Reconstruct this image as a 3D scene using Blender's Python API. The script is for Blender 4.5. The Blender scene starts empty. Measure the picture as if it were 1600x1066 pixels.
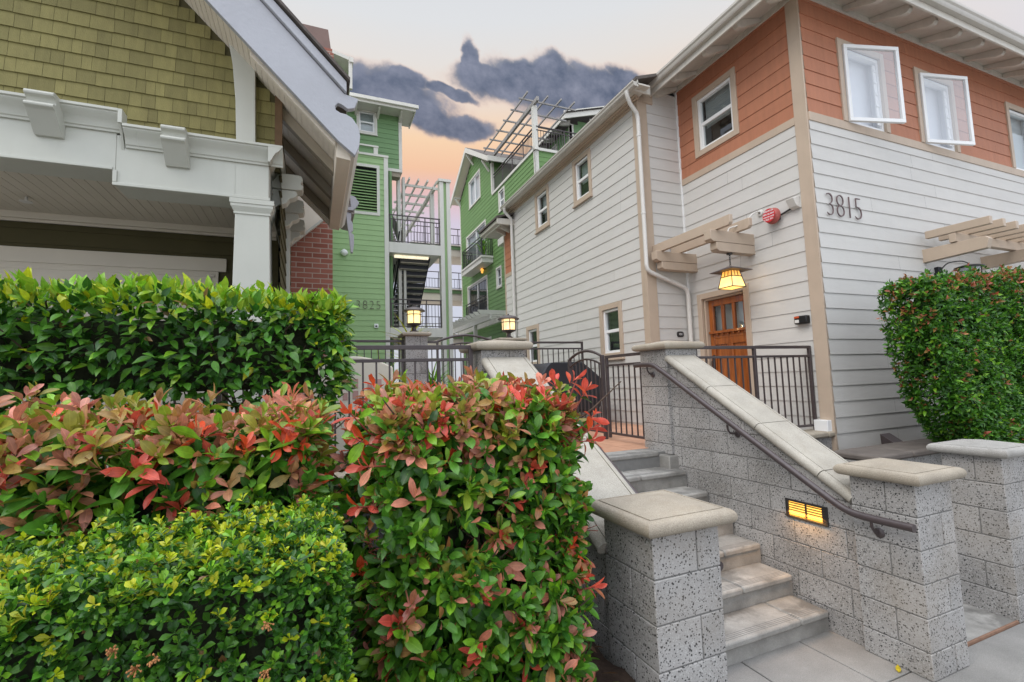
import bpy, bmesh, math, random
import numpy as np
from mathutils import Vector, Matrix
R = math.radians
rng = np.random.default_rng(11)
random.seed(7)
scene = bpy.context.scene
COL = scene.collection
# z = 0 is the eye height of the photographer; the pavement lies 1.89 m below
GR, TE = -1.89, -0.79          # pavement level, terrace level

# ---------------------------------------------------------------- camera
cd = bpy.data.cameras.new("camera"); cam = bpy.data.objects.new("camera", cd); COL.objects.link(cam)
cd.sensor_width = 36.0; cd.sensor_fit = 'HORIZONTAL'; cd.lens = 36.0*740.94/1600.0
cd.clip_start = 0.05; cd.clip_end = 2000
rt = Vector((0.92210459, -0.38549738, -0.03339008))
dn = Vector((0.00165919, 0.09023092, -0.99591949))
fw = Vector((0.38693718, 0.91828653, 0.08384196))
cam.matrix_world = Matrix(((rt.x, -dn.x, -fw.x, 0), (rt.y, -dn.y, -fw.y, 0), (rt.z, -dn.z, -fw.z, 0), (0, 0, 0, 1)))
scene.camera = cam

# ---------------------------------------------------------------- world
SUN_EL, SUN_AZ = 46.0, 252.0     # azimuth clockwise from +Y : to the left of the camera and a little behind it
w = bpy.data.worlds.new("World"); scene.world = w; w.use_nodes = True
nt = w.node_tree; nt.nodes.clear(); N = nt.nodes.new; L = nt.links.new
def mth(op, a, b=None, c=None, clamp=False):
    n = N('ShaderNodeMath'); n.operation = op; n.use_clamp = clamp
    for i, x in enumerate((a, b, c)):
        if x is None: continue
        if isinstance(x, (int, float)): n.inputs[i].default_value = x
        else: L(x, n.inputs[i])
    return n.outputs[0]
out = N('ShaderNodeOutputWorld'); bg = N('ShaderNodeBackground'); bg.inputs['Strength'].default_value = 0.1
sky = N('ShaderNodeTexSky'); sky.sky_type = 'NISHITA'; sky.sun_disc = False
sky.sun_elevation = R(SUN_EL); sky.sun_rotation = R(SUN_AZ)
tc = N('ShaderNodeTexCoord'); sep = N('ShaderNodeSeparateXYZ'); L(tc.outputs['Generated'], sep.inputs[0])
dx, dy, dz = sep.outputs
hyp = mth('SQRT', mth('ADD', mth('MULTIPLY', dx, dx), mth('MULTIPLY', dy, dy)))
tanel = mth('DIVIDE', dz, mth('MAXIMUM', hyp, 1e-3))
ramp = N('ShaderNodeValToRGB'); L(mth('DIVIDE', tanel, 1.6, clamp=True), ramp.inputs[0])
def srgb(r, g, b):
    f = lambda c: c/12.92 if c <= .04045 else ((c+.055)/1.055)**2.4
    return (f(r/255), f(g/255), f(b/255), 1)
stops = [(0.0, (196,198,208)), (0.22, (203,205,220)), (0.34, (210,198,214)), (0.405, (224,184,182)), (0.46, (240,192,156)),
         (0.53, (244,208,170)), (0.60, (234,214,196)), (0.70, (226,220,214)), (0.80, (220,221,222)), (1.0, (214,217,222)), (1.55, (228,230,234))]
el = ramp.color_ramp.elements
while len(el) > 1: el.remove(el[-1])
el[0].position = 0; el[0].color = srgb(*stops[0][1])
for p, c in stops[1:]:
    e = el.new(p/1.6); e.color = srgb(*c)
# the sunset colours fade out away from the end of the lane: bluish grey to the sides
side = mth('MULTIPLY', mth('SUBTRACT', mth('ABSOLUTE', mth('SUBTRACT', mth('ARCTAN2', dx, dy), 0.33)), 0.45), 1.6, clamp=True)
mixs = N('ShaderNodeMix'); mixs.data_type = 'RGBA'; L(side, mixs.inputs[0]); L(ramp.outputs[0], mixs.inputs[6]); mixs.inputs[7].default_value = srgb(214,220,230)
# clouds: soft lumps in direction space, edges broken up with noise
cu = mth('DIVIDE', dx, mth('MAXIMUM', dy, 0.05)); cv = mth('DIVIDE', dz, mth('MAXIMUM', dy, 0.05))
cvec = N('ShaderNodeCombineXYZ'); L(cu, cvec.inputs[0]); L(cv, cvec.inputs[1])
def noise(scale, detail, rough=.55, off=0):
    n = N('ShaderNodeTexNoise'); n.inputs['Scale'].default_value = scale; n.inputs['Detail'].default_value = detail; n.inputs['Roughness'].default_value = rough
    if off:
        a = N('ShaderNodeVectorMath'); a.operation = 'ADD'; a.inputs[1].default_value = (off, off*.7, 0); L(cvec.outputs[0], a.inputs[0]); L(a.outputs[0], n.inputs['Vector'])
    else: L(cvec.outputs[0], n.inputs['Vector'])
    return n
n1, n2, n3 = noise(6.5, 5, .52), noise(6.5, 5, .52, off=5.3), noise(17, 7, .58, off=2.1)
pu = mth('ADD', cu, mth('MULTIPLY', mth('SUBTRACT', n1.outputs[0], .5), .17))
pv = mth('ADD', cv, mth('MULTIPLY', mth('SUBTRACT', n2.outputs[0], .5), .11))
lumps = [(0.13,0.625,0.15,0.042), (0.24,0.593,0.10,0.028), (0.31,0.592,0.06,0.022), (0.02,0.62,0.12,0.045), (0.20,0.665,0.05,0.02),
         (0.348,0.745,0.022,0.05), (0.42,0.712,0.11,0.034), (0.55,0.735,0.14,0.062), (0.48,0.765,0.06,0.036), (0.56,0.785,0.07,0.034),
         (0.70,0.765,0.13,0.045), (0.80,0.80,0.07,0.034), (0.63,0.69,0.13,0.038), (0.285,0.668,0.06,0.012)]
acc = None
for (a, b, ra, rb) in lumps:
    ra, rb = ra*1.2, rb*1.42
    du = mth('DIVIDE', mth('SUBTRACT', pu, a), ra); dv = mth('DIVIDE', mth('SUBTRACT', pv, b), rb)
    g = mth('SUBTRACT', 1.0, mth('ADD', mth('MULTIPLY', du, du), mth('MULTIPLY', dv, dv)))
    acc = g if acc is None else mth('MAXIMUM', acc, g)
dens = mth('ADD', mth('MULTIPLY', acc, 1.5), mth('MULTIPLY', mth('SUBTRACT', n3.outputs[0], .5), 1.9))
front = mth('GREATER_THAN', dy, 0.1)
cm = N('ShaderNodeMapRange'); cm.interpolation_type = 'SMOOTHSTEP'; cm.inputs['From Min'].default_value = -0.85; cm.inputs['From Max'].default_value = 0.95
L(dens, cm.inputs['Value']); cmask = mth('MULTIPLY', mth('MULTIPLY', cm.outputs[0], front), 0.96)
ccol = N('ShaderNodeValToRGB'); L(n3.outputs[0], ccol.inputs[0])
ccol.color_ramp.elements[0].position = .3; ccol.color_ramp.elements[0].color = srgb(66,80,104)
ccol.color_ramp.elements[1].position = .75; ccol.color_ramp.elements[1].color = srgb(136,140,158)
# thin parts of a cloud let the light through: warm pale rims
rim = N('ShaderNodeMix'); rim.data_type = 'RGBA'; rf_ = N('ShaderNodeMapRange'); rf_.inputs['From Min'].default_value = .2; rf_.inputs['From Max'].default_value = .85; L(cm.outputs[0], rf_.inputs['Value']); L(rf_.outputs[0], rim.inputs[0]); rim.inputs[6].default_value = srgb(222,190,176); L(ccol.outputs[0], rim.inputs[7])
mixc = N('ShaderNodeMix'); mixc.data_type = 'RGBA'; L(cmask, mixc.inputs[0]); L(mixs.outputs[2], mixc.inputs[6]); L(rim.outputs[2], mixc.inputs[7])
sc10 = N('ShaderNodeVectorMath'); sc10.operation = 'SCALE'; sc10.inputs['Scale'].default_value = 5.45; L(mixc.outputs[2], sc10.inputs[0])
mixn = N('ShaderNodeMix'); mixn.data_type = 'RGBA'; mixn.inputs[0].default_value = 0.94; L(sky.outputs[0], mixn.inputs[6]); L(sc10.outputs[0], mixn.inputs[7])
# overcast sky, brighter overhead; extra added there and behind the camera as fill light
up_ = N('ShaderNodeMapRange'); up_.interpolation_type = 'SMOOTHSTEP'; up_.inputs['From Min'].default_value = .95; up_.inputs['From Max'].default_value = 2.3; up_.inputs['To Min'].default_value = 1; up_.inputs['To Max'].default_value = 4.6; L(tanel, up_.inputs['Value'])
bk_ = N('ShaderNodeMapRange'); bk_.interpolation_type = 'SMOOTHSTEP'; bk_.inputs['From Min'].default_value = .05; bk_.inputs['From Max'].default_value = -.6; bk_.inputs['To Min'].default_value = 1; bk_.inputs['To Max'].default_value = 1.8; L(dy, bk_.inputs['Value'])
mixu = N('ShaderNodeVectorMath'); mixu.operation = 'SCALE'; L(mixn.outputs[2], mixu.inputs[0]); L(mth('MAXIMUM', up_.outputs[0], bk_.outputs[0]), mixu.inputs['Scale'])
L(mixu.outputs[0], bg.inputs['Color']); L(bg.outputs[0], out.inputs['Surface'])

sd = bpy.data.lights.new("sun", 'SUN'); sd.energy = 0.75; sd.angle = R(35); sd.color = (1.0, 0.95, 0.88)
so = bpy.data.objects.new("sun", sd); COL.objects.link(so); so.location = (-16, -6, 18)
sdir = Vector((math.sin(R(SUN_AZ))*math.cos(R(SUN_EL)), math.cos(R(SUN_AZ))*math.cos(R(SUN_EL)), math.sin(R(SUN_EL))))
so.rotation_euler = (-sdir).to_track_quat('-Z', 'Y').to_euler()
vs = scene.view_settings; vs.view_transform = 'Standard'; vs.look = 'None'; vs.exposure = 1.0; vs.gamma = 1.0
scene.cycles.max_bounces = 6; scene.cycles.transparent_max_bounces = 12
scene.cycles.use_denoising = True

# ---------------------------------------------------------------- materials
MATS = {}
def new_mat(name):
    m = bpy.data.materials.new(name); m.use_nodes = True
    t = m.node_tree; b = t.nodes['Principled BSDF']; MATS[name] = m
    return m, t, b
def M(name, col, rough=.6, var=.12, scale=4.0, bump=0.0, bscale=80.0, spec=.35, metal=0.0, streak=0.0, streak_col=None, stretch=(1,1,1), island=0.0, speck=0.0):
    m, t, b = new_mat(name); n = t.nodes.new; l = t.links.new
    b.inputs['Roughness'].default_value = rough; b.inputs['Metallic'].default_value = metal; b.inputs['Specular IOR Level'].default_value = spec
    geo = n('ShaderNodeNewGeometry'); mp = n('ShaderNodeMapping'); mp.inputs['Scale'].default_value = stretch; l(geo.outputs['Position'], mp.inputs[0])
    ns = n('ShaderNodeTexNoise'); ns.inputs['Scale'].default_value = scale; ns.inputs['Detail'].default_value = 6; ns.inputs['Roughness'].default_value = .6; l(mp.outputs[0], ns.inputs['Vector'])
    rp = n('ShaderNodeMapRange'); rp.inputs['From Min'].default_value = .25; rp.inputs['From Max'].default_value = .75; rp.inputs['To Min'].default_value = 1-var; rp.inputs['To Max'].default_value = 1+var
    l(ns.outputs[0], rp.inputs['Value']); val = rp.outputs[0]
    if island:
        ir = n('ShaderNodeMapRange'); ir.inputs['To Min'].default_value = 1-island; ir.inputs['To Max'].default_value = 1+island; l(geo.outputs['Random Per Island'], ir.inputs['Value'])
        mu = n('ShaderNodeMath'); mu.operation = 'MULTIPLY'; l(val, mu.inputs[0]); l(ir.outputs[0], mu.inputs[1]); val = mu.outputs[0]
    if speck:
        s2 = n('ShaderNodeTexNoise'); s2.inputs['Scale'].default_value = 220; s2.inputs['Detail'].default_value = 2; l(geo.outputs['Position'], s2.inputs['Vector'])
        sr = n('ShaderNodeMapRange'); sr.inputs['From Min'].default_value = .3; sr.inputs['From Max'].default_value = .7; sr.inputs['To Min'].default_value = 1-speck; sr.inputs['To Max'].default_value = 1+speck; l(s2.outputs[0], sr.inputs['Value'])
        mu = n('ShaderNodeMath'); mu.operation = 'MULTIPLY'; l(val, mu.inputs[0]); l(sr.outputs[0], mu.inputs[1]); val = mu.outputs[0]
    vm = n('ShaderNodeVectorMath'); vm.operation = 'SCALE'; vm.inputs[0].default_value = col; l(val, vm.inputs['Scale']); c = vm.outputs[0]
    if streak:
        m2 = n('ShaderNodeMapping'); m2.inputs['Scale'].default_value = (9, 9, .9); l(geo.outputs['Position'], m2.inputs[0])
        n2_ = n('ShaderNodeTexNoise'); n2_.inputs['Scale'].default_value = .8; n2_.inputs['Detail'].default_value = 7; n2_.inputs['Roughness'].default_value = .65; l(m2.outputs[0], n2_.inputs['Vector'])
        r2 = n('ShaderNodeMapRange'); r2.inputs['From Min'].default_value = .5; r2.inputs['From Max'].default_value = .78; r2.inputs['To Max'].default_value = streak; l(n2_.outputs[0], r2.inputs['Value'])
        mx = n('ShaderNodeMix'); mx.data_type = 'RGBA'; l(r2.outputs[0], mx.inputs[0]); l(c, mx.inputs[6]); mx.inputs[7].default_value = (*(streak_col or tuple(x*.5 for x in col)), 1); c = mx.outputs[2]
    l(c, b.inputs['Base Color'])
    if bump:
        nb = n('ShaderNodeTexNoise'); nb.inputs['Scale'].default_value = bscale; nb.inputs['Detail'].default_value = 4; l(mp.outputs[0], nb.inputs['Vector'])
        bp = n('ShaderNodeBump'); bp.inputs['Strength'].default_value = bump; bp.inputs['Distance'].default_value = .01; l(nb.outputs[0], bp.inputs['Height']); l(bp.outputs[0], b.inputs['Normal'])
    return m
white_siding = M('white_siding', (.57,.552,.52), .55, .05, 2.5, .12, 30, streak=.13, streak_col=(.50,.46,.39), stretch=(1,1,4), island=.02)
red_siding = M('red_siding', (.415,.170,.095), .62, .10, 2.5, .2, 60, streak=.25, streak_col=(.34,.135,.075), stretch=(6,6,1), island=.07)
taupe = M('taupe_trim', (.48,.38,.29), .5, .07, 3, .06, 40, streak=.2)
eave_paint = M('eave_paint', (.60,.565,.50), .55, .08, 3, .08, 40, streak=.3, streak_col=(.25,.22,.18))
gutter_paint = M('gutter_paint', (.50,.47,.42), .4, .06, 3, streak=.25)
pipe_paint = M('pipe_paint', (.66,.64,.60), .4, .05, 3, streak=.15)
vinyl = M('white_vinyl', (.80,.80,.79), .35, .02, 3)
off_white = M('off_white_paint', (.52,.52,.46), .5, .05, 2.2, .06, 40, streak=.22, streak_col=(.42,.42,.34))
rake_paint = M('weathered_rake_paint', (.40,.405,.435), .55, .06, 2, .25, 28, streak=.35, streak_col=(.36,.36,.38), stretch=(1,1,1))
soffit_paint = M('soffit_paint', (.76,.68,.57), .6, .06, 3)
porch_ceiling = M('porch_ceiling_paint', (.62,.565,.47), .6, .04, 3)
beam_brown = M('beam_paint', (.31,.265,.20), .6, .1, 6)
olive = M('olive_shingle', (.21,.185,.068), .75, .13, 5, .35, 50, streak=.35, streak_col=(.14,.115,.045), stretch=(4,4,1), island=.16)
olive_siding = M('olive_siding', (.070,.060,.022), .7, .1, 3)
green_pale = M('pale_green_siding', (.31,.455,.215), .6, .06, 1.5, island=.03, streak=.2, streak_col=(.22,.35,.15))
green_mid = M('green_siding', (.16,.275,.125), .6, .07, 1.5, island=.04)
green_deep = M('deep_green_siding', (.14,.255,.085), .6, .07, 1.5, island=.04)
trim_white = M('trim_white', (.62,.60,.54), .5, .05, 2, streak=.2)
shingle_roof = M('roof_shingle', (.10,.085,.075), .85, .25, 9, .4, 60)
concrete = M('pavement_concrete', (.235,.227,.212), .8, .26, 2.2, .25, 90, speck=.2)
cast_stone = M('cast_stone', (.335,.29,.228), .75, .18, 4, .35, 150, speck=.2, streak=.45, streak_col=(.26,.20,.135))
cast_grey = M('cast_stone_grey', (.34,.325,.30), .75, .2, 4, .35, 150, speck=.2, streak=.4, streak_col=(.19,.175,.15))
mortar = M('mortar', (.20,.195,.185), .9, .1, 20)
bronze = M('bronze_metal', (.060,.045,.045), .42, .12, 20, .05, 200, spec=.5)
iron = M('dark_iron', (.022,.020,.020), .45, .1, 20, spec=.5)
steel_blue = M('stair_steel', (.020,.021,.028), .5, .1, 6, spec=.4)
tile = M('terrace_tile', (.50,.27,.17), .55, .12, 8, island=.08)
soil = M('soil', (.045,.028,.019), .95, .35, 12, .8, 40, speck=.3)
bounce_ground = M('pale_bounce_street', (.36,.35,.335), .9, .15, 3, .3, 120)  # unseen street, paler than its asphalt, added to bounce light onto walls
cover_black = M('grill_cover', (.020,.021,.026), .55, .15, 5, .2, 12)
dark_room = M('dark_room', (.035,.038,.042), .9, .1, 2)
blind = M('window_blind', (.48,.50,.50), .8, .05, 3)
curtain = M('curtain', (.74,.75,.78), .9, .05, 3)
alarm_red = M('alarm_red', (.55,.030,.035), .35, .06, 20)
alarm_bell = M('alarm_bell', (.40,.10,.085), .5, .15, 20)
sign_cream = M('sign_cream', (.60,.55,.45), .7, .06, 4)
sign_pink = M('sign_pink', (.42,.25,.22), .7, .1, 8)
plastic_black = M('black_plastic', (.015,.015,.016), .35, .1, 20)
orange_plastic = M('orange_plastic', (.55,.09,.03), .3, .05, 20)
bark = M('bark', (.085,.058,.042), .9, .3, 20, .6, 60)
number_metal = M('number_metal', (.12,.075,.072), .45, .15, 30, spec=.5)
text_white = M('white_lettering', (.75,.75,.75), .5, .02, 3)
flue = M('flue_metal', (.17,.105,.085), .6, .1, 5)
fluor_mat = None

def block_mat():
    m, t, b = new_mat('ground_face_block'); n = t.nodes.new; l = t.links.new
    b.inputs['Roughness'].default_value = .7; b.inputs['Specular IOR Level'].default_value = .3
    geo = n('ShaderNodeNewGeometry')
    tilt = n('ShaderNodeMapping'); tilt.inputs['Rotation'].default_value = (.62, .81, .37); l(geo.outputs['Position'], tilt.inputs[0])
    def vor(scale):
        v = n('ShaderNodeTexVoronoi'); v.inputs['Scale'].default_value = scale; v.inputs['Randomness'].default_value = 1; l(tilt.outputs[0], v.inputs['Vector']); return v
    ns = n('ShaderNodeTexNoise'); ns.inputs['Scale'].default_value = 2.2; ns.inputs['Detail'].default_value = 6; l(geo.outputs['Position'], ns.inputs['Vector'])
    base = n('ShaderNodeValToRGB'); l(ns.outputs[0], base.inputs[0])
    e = base.color_ramp.elements; e[0].position = .3; e[0].color = (.24,.228,.212,1); e[1].position = .72; e[1].color = (.41,.395,.38,1)
    c = base.outputs[0]
    def specks(c, scale, thr, rad, colour, amount=1.0):
        v = vor(scale); s = n('ShaderNodeSeparateColor'); l(v.outputs['Color'], s.inputs[0])
        a = n('ShaderNodeMath'); a.operation = 'LESS_THAN'; l(s.outputs[0], a.inputs[0]); a.inputs[1].default_value = thr
        d = n('ShaderNodeMapRange'); d.inputs['From Min'].default_value = rad; d.inputs['From Max'].default_value = rad*.72; l(v.outputs['Distance'], d.inputs['Value'])
        mu = n('ShaderNodeMath'); mu.operation = 'MULTIPLY'; l(a.outputs[0], mu.inputs[0]); l(d.outputs[0], mu.inputs[1])
        m3 = n('ShaderNodeMath'); m3.operation = 'MULTIPLY'; l(mu.outputs[0], m3.inputs[0]); m3.inputs[1].default_value = amount
        mx = n('ShaderNodeMix'); mx.data_type = 'RGBA'; l(m3.outputs[0], mx.inputs[0]); l(c, mx.inputs[6]); mx.inputs[7].default_value = (*colour, 1); return mx.outputs[2]
    c = specks(c, 150, .45, .55, (.42,.41,.40), .6)
    c = specks(c, 110, .22, .60, (.46,.45,.435), .7)
    c = specks(c, 76, .20, .46, (.024,.023,.024), .95)
    c = specks(c, 115, .22, .48, (.035,.033,.033), .9)
    n2_ = n('ShaderNodeTexNoise'); n2_.inputs['Scale'].default_value = 1.3; n2_.inputs['Detail'].default_value = 5; l(geo.outputs['Position'], n2_.inputs['Vector'])
    r2 = n('ShaderNodeMapRange'); r2.inputs['From Min'].default_value = .55; r2.inputs['From Max'].default_value = .8; r2.inputs['To Max'].default_value = .5; l(n2_.outputs[0], r2.inputs['Value'])
    mx = n('ShaderNodeMix'); mx.data_type = 'RGBA'; l(r2.outputs[0], mx.inputs[0]); l(c, mx.inputs[6]); mx.inputs[7].default_value = (.24,.19,.13,1)
    isl = n('ShaderNodeMapRange'); isl.inputs['To Min'].default_value = .88; isl.inputs['To Max'].default_value = 1.1; l(geo.outputs['Random Per Island'], isl.inputs['Value'])
    sc = n('ShaderNodeVectorMath'); sc.operation = 'SCALE'; l(mx.outputs[2], sc.inputs[0]); l(isl.outputs[0], sc.inputs['Scale'])
    l(sc.outputs[0], b.inputs['Base Color'])
    bp = n('ShaderNodeBump'); bp.inputs['Strength'].default_value = .25; bp.inputs['Distance'].default_value = .004; v = vor(125); l(v.outputs['Distance'], bp.inputs['Height']); l(bp.outputs[0], b.inputs['Normal'])
    return m
block = block_mat()
def step_mat():
    m, t, b = new_mat('step_concrete'); n = t.nodes.new; l = t.links.new
    b.inputs['Roughness'].default_value = .75
    geo = n('ShaderNodeNewGeometry')
    def ns(scale, d=6, r=.6):
        x = n('ShaderNodeTexNoise'); x.inputs['Scale'].default_value = scale; x.inputs['Detail'].default_value = d; x.inputs['Roughness'].default_value = r; l(geo.outputs['Position'], x.inputs['Vector']); return x.outputs[0]
    r1 = n('ShaderNodeValToRGB'); l(ns(5), r1.inputs[0]); e = r1.color_ramp.elements
    e[0].position = .3; e[0].color = (.20,.19,.172,1); e[1].position = .7; e[1].color = (.37,.355,.325,1)
    st = n('ShaderNodeMapRange'); st.inputs['From Min'].default_value = .50; st.inputs['From Max'].default_value = .60; st.inputs['To Max'].default_value = .62; l(ns(3.4, 5, .6), st.inputs['Value'])
    up = n('ShaderNodeSeparateXYZ'); l(geo.outputs['Normal'], up.inputs[0]); gt_ = n('ShaderNodeMath'); gt_.operation = 'MULTIPLY'; gm_ = n('ShaderNodeMapRange'); gm_.inputs['From Min'].default_value = .2; gm_.inputs['From Max'].default_value = .9; gm_.inputs['To Min'].default_value = .35; l(up.outputs[2], gm_.inputs['Value']); l(st.outputs[0], gt_.inputs[0]); l(gm_.outputs[0], gt_.inputs[1])
    mx = n('ShaderNodeMix'); mx.data_type = 'RGBA'; l(gt_.outputs[0], mx.inputs[0]); l(r1.outputs[0], mx.inputs[6]); mx.inputs[7].default_value = (.085,.08,.072,1)
    sp = n('ShaderNodeMapRange'); sp.inputs['To Min'].default_value = .8; sp.inputs['To Max'].default_value = 1.2; l(ns(160, 2), sp.inputs['Value'])
    sc = n('ShaderNodeVectorMath'); sc.operation = 'SCALE'; l(mx.outputs[2], sc.inputs[0]); l(sp.outputs[0], sc.inputs['Scale']); l(sc.outputs[0], b.inputs['Base Color'])
    bp = n('ShaderNodeBump'); bp.inputs['Strength'].default_value = .25; bp.inputs['Distance'].default_value = .006; l(ns(60, 4), bp.inputs['Height']); l(bp.outputs[0], b.inputs['Normal'])
    return m
step_conc = step_mat()
def brick_mat():
    m, t, b = new_mat('red_brick'); n = t.nodes.new; l = t.links.new
    b.inputs['Roughness'].default_value = .8
    geo = n('ShaderNodeNewGeometry'); s = n('ShaderNodeSeparateXYZ'); l(geo.outputs['Position'], s.inputs[0])
    a = n('ShaderNodeMath'); a.operation = 'ADD'; l(s.outputs[0], a.inputs[0]); l(s.outputs[1], a.inputs[1])
    cb = n('ShaderNodeCombineXYZ'); l(a.outputs[0], cb.inputs[0]); l(s.outputs[2], cb.inputs[1])
    br = n('ShaderNodeTexBrick'); br.inputs['Scale'].default_value = 1.0; br.inputs['Brick Width'].default_value = .215; br.inputs['Row Height'].default_value = .075; br.inputs['Mortar Size'].default_value = .007
    br.inputs['Color1'].default_value = (.235,.072,.045,1); br.inputs['Color2'].default_value = (.33,.125,.085,1); br.inputs['Mortar'].default_value = (.38,.30,.25,1); l(cb.outputs[0], br.inputs['Vector'])
    l(br.outputs['Color'], b.inputs['Base Color'])
    bp = n('ShaderNodeBump'); bp.inputs['Strength'].default_value = .5; bp.inputs['Distance'].default_value = .01; bp.invert = True; l(br.outputs['Fac'], bp.inputs['Height']); l(bp.outputs[0], b.inputs['Normal'])
    return m
brick = brick_mat()
def wood_mat():
    m, t, b = new_mat('stained_door_wood'); n = t.nodes.new; l = t.links.new
    b.inputs['Roughness'].default_value = .32; b.inputs['Coat Weight'].default_value = .3
    geo = n('ShaderNodeNewGeometry'); mp = n('ShaderNodeMapping'); mp.inputs['Scale'].default_value = (10, 14, 1.1); l(geo.outputs['Position'], mp.inputs[0])
    ns = n('ShaderNodeTexNoise'); ns.inputs['Scale'].default_value = 2.2; ns.inputs['Detail'].default_value = 8; ns.inputs['Distortion'].default_value = .8; l(mp.outputs[0], ns.inputs['Vector'])
    r = n('ShaderNodeValToRGB'); l(ns.outputs[0], r.inputs[0]); e = r.color_ramp.elements
    e[0].position = .25; e[0].color = (.17,.040,.006,1); e[1].position = .75; e[1].color = (.43,.125,.020,1)
    l(r.outputs[0], b.inputs['Base Color']); return m
door_wood = wood_mat()
def glass_mat(name, tint=(.75,.8,.8), rough=.02, refl=1.6):
    m, t, b = new_mat(name); n = t.nodes.new; l = t.links.new
    t.nodes.remove(b); o = t.nodes['Material Output']
    tr = n('ShaderNodeBsdfTransparent'); tr.inputs[0].default_value = (*tint, 1)
    gl = n('ShaderNodeBsdfGlossy'); gl.inputs['Roughness'].default_value = rough
    fr = n('ShaderNodeFresnel'); fr.inputs[0].default_value = refl; gb = n('ShaderNodeNewGeometry'); iv = n('ShaderNodeMath'); iv.operation = 'SUBTRACT'; iv.inputs[0].default_value = 1; l(gb.outputs['Backfacing'], iv.inputs[1]); fm = n('ShaderNodeMath'); fm.operation = 'MULTIPLY'; l(fr.outputs[0], fm.inputs[0]); l(iv.outputs[0], fm.inputs[1])
    mx = n('ShaderNodeMixShader'); l(fm.outputs[0], mx.inputs[0]); l(tr.outputs[0], mx.inputs[1]); l(gl.outputs[0], mx.inputs[2]); l(mx.outputs[0], o.inputs[0]); return m
glass = glass_mat('window_glass', refl=2.1)
glass_clear = glass_mat('sash_glass', (.9,.92,.94), .03, 3.4)
def emit_mat(name, col, strength, base=(.8,.6,.3)):
    m, t, b = new_mat(name); b.inputs['Base Color'].default_value = (*base, 1); b.inputs['Emission Color'].default_value = (*col, 1); b.inputs['Emission Strength'].default_value = strength; b.inputs['Roughness'].default_value = .3
    n = t.nodes.new; l = t.links.new; geo = n('ShaderNodeNewGeometry'); ns = n('ShaderNodeTexNoise'); ns.inputs['Scale'].default_value = 14; l(geo.outputs['Position'], ns.inputs['Vector'])
    r = n('ShaderNodeMapRange'); r.inputs['From Min'].default_value = .3; r.inputs['From Max'].default_value = .7; r.inputs['To Min'].default_value = strength*.75; r.inputs['To Max'].default_value = strength*1.25; l(ns.outputs[0], r.inputs['Value']); l(r.outputs[0], b.inputs['Emission Strength'])
    return m
amber = emit_mat('amber_glass', (1.0,.42,.05), .62)
amber_hot = emit_mat('amber_glass_bright', (1.0,.58,.13), .85)
lamp_glow = emit_mat('lit_lamp_glass', (1.0,.72,.28), .80)
lamp_glow_soft = emit_mat('lit_lamp_glass_soft', (1.0,.68,.34), .66)
step_glow = emit_mat('step_light_glow', (1.0,.50,.05), 1.05)
tube_glow = emit_mat('fluorescent_diffuser', (1.0,.90,.66), .5, (.7,.6,.4))
lamp_grey = M('lamp_white_glass', (.62,.64,.68), .4, .03, 4)
def leaf_mat():
    m, t, b = new_mat('leaf'); n = t.nodes.new; l = t.links.new; o = t.nodes['Material Output']
    at = n('ShaderNodeAttribute'); at.attribute_name = 'leaf_color'
    md = n('ShaderNodeAttribute'); md.attribute_name = 'leaf_mid'
    r = n('ShaderNodeMapRange'); r.inputs['From Min'].default_value = .10; r.inputs['From Max'].default_value = .03; r.inputs['To Max'].default_value = .35; l(md.outputs['Fac'], r.inputs['Value'])
    geo = n('ShaderNodeNewGeometry'); ns = n('ShaderNodeTexNoise'); ns.inputs['Scale'].default_value = 45; ns.inputs['Detail'].default_value = 3; l(geo.outputs['Position'], ns.inputs['Vector'])
    vr = n('ShaderNodeMapRange'); vr.inputs['From Min'].default_value = .3; vr.inputs['From Max'].default_value = .7; vr.inputs['To Min'].default_value = .8; vr.inputs['To Max'].default_value = 1.2; l(ns.outputs[0], vr.inputs['Value'])
    sc = n('ShaderNodeVectorMath'); sc.operation = 'SCALE'; l(at.outputs['Color'], sc.inputs[0]); l(vr.outputs[0], sc.inputs['Scale'])
    mx = n('ShaderNodeMix'); mx.data_type = 'RGBA'; l(r.outputs[0], mx.inputs[0]); l(sc.outputs[0], mx.inputs[6])
    lt = n('ShaderNodeVectorMath'); lt.operation = 'MULTIPLY_ADD'; l(at.outputs['Color'], lt.inputs[0]); lt.inputs[1].default_value = (1.5,1.5,1.5); lt.inputs[2].default_value = (.05,.05,.02); l(lt.outputs[0], mx.inputs[7])
    l(mx.outputs[2], b.inputs['Base Color']); b.inputs['Roughness'].default_value = .38; b.inputs['Specular IOR Level'].default_value = .45
    tl = n('ShaderNodeBsdfTranslucent'); l(mx.outputs[2], tl.inputs[0]); ms = n('ShaderNodeMixShader'); ms.inputs[0].default_value = .28
    l(b.outputs[0], ms.inputs[1]); l(tl.outputs[0], ms.inputs[2]); l(ms.outputs[0], o.inputs[0]); return m
leaf = leaf_mat()

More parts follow.
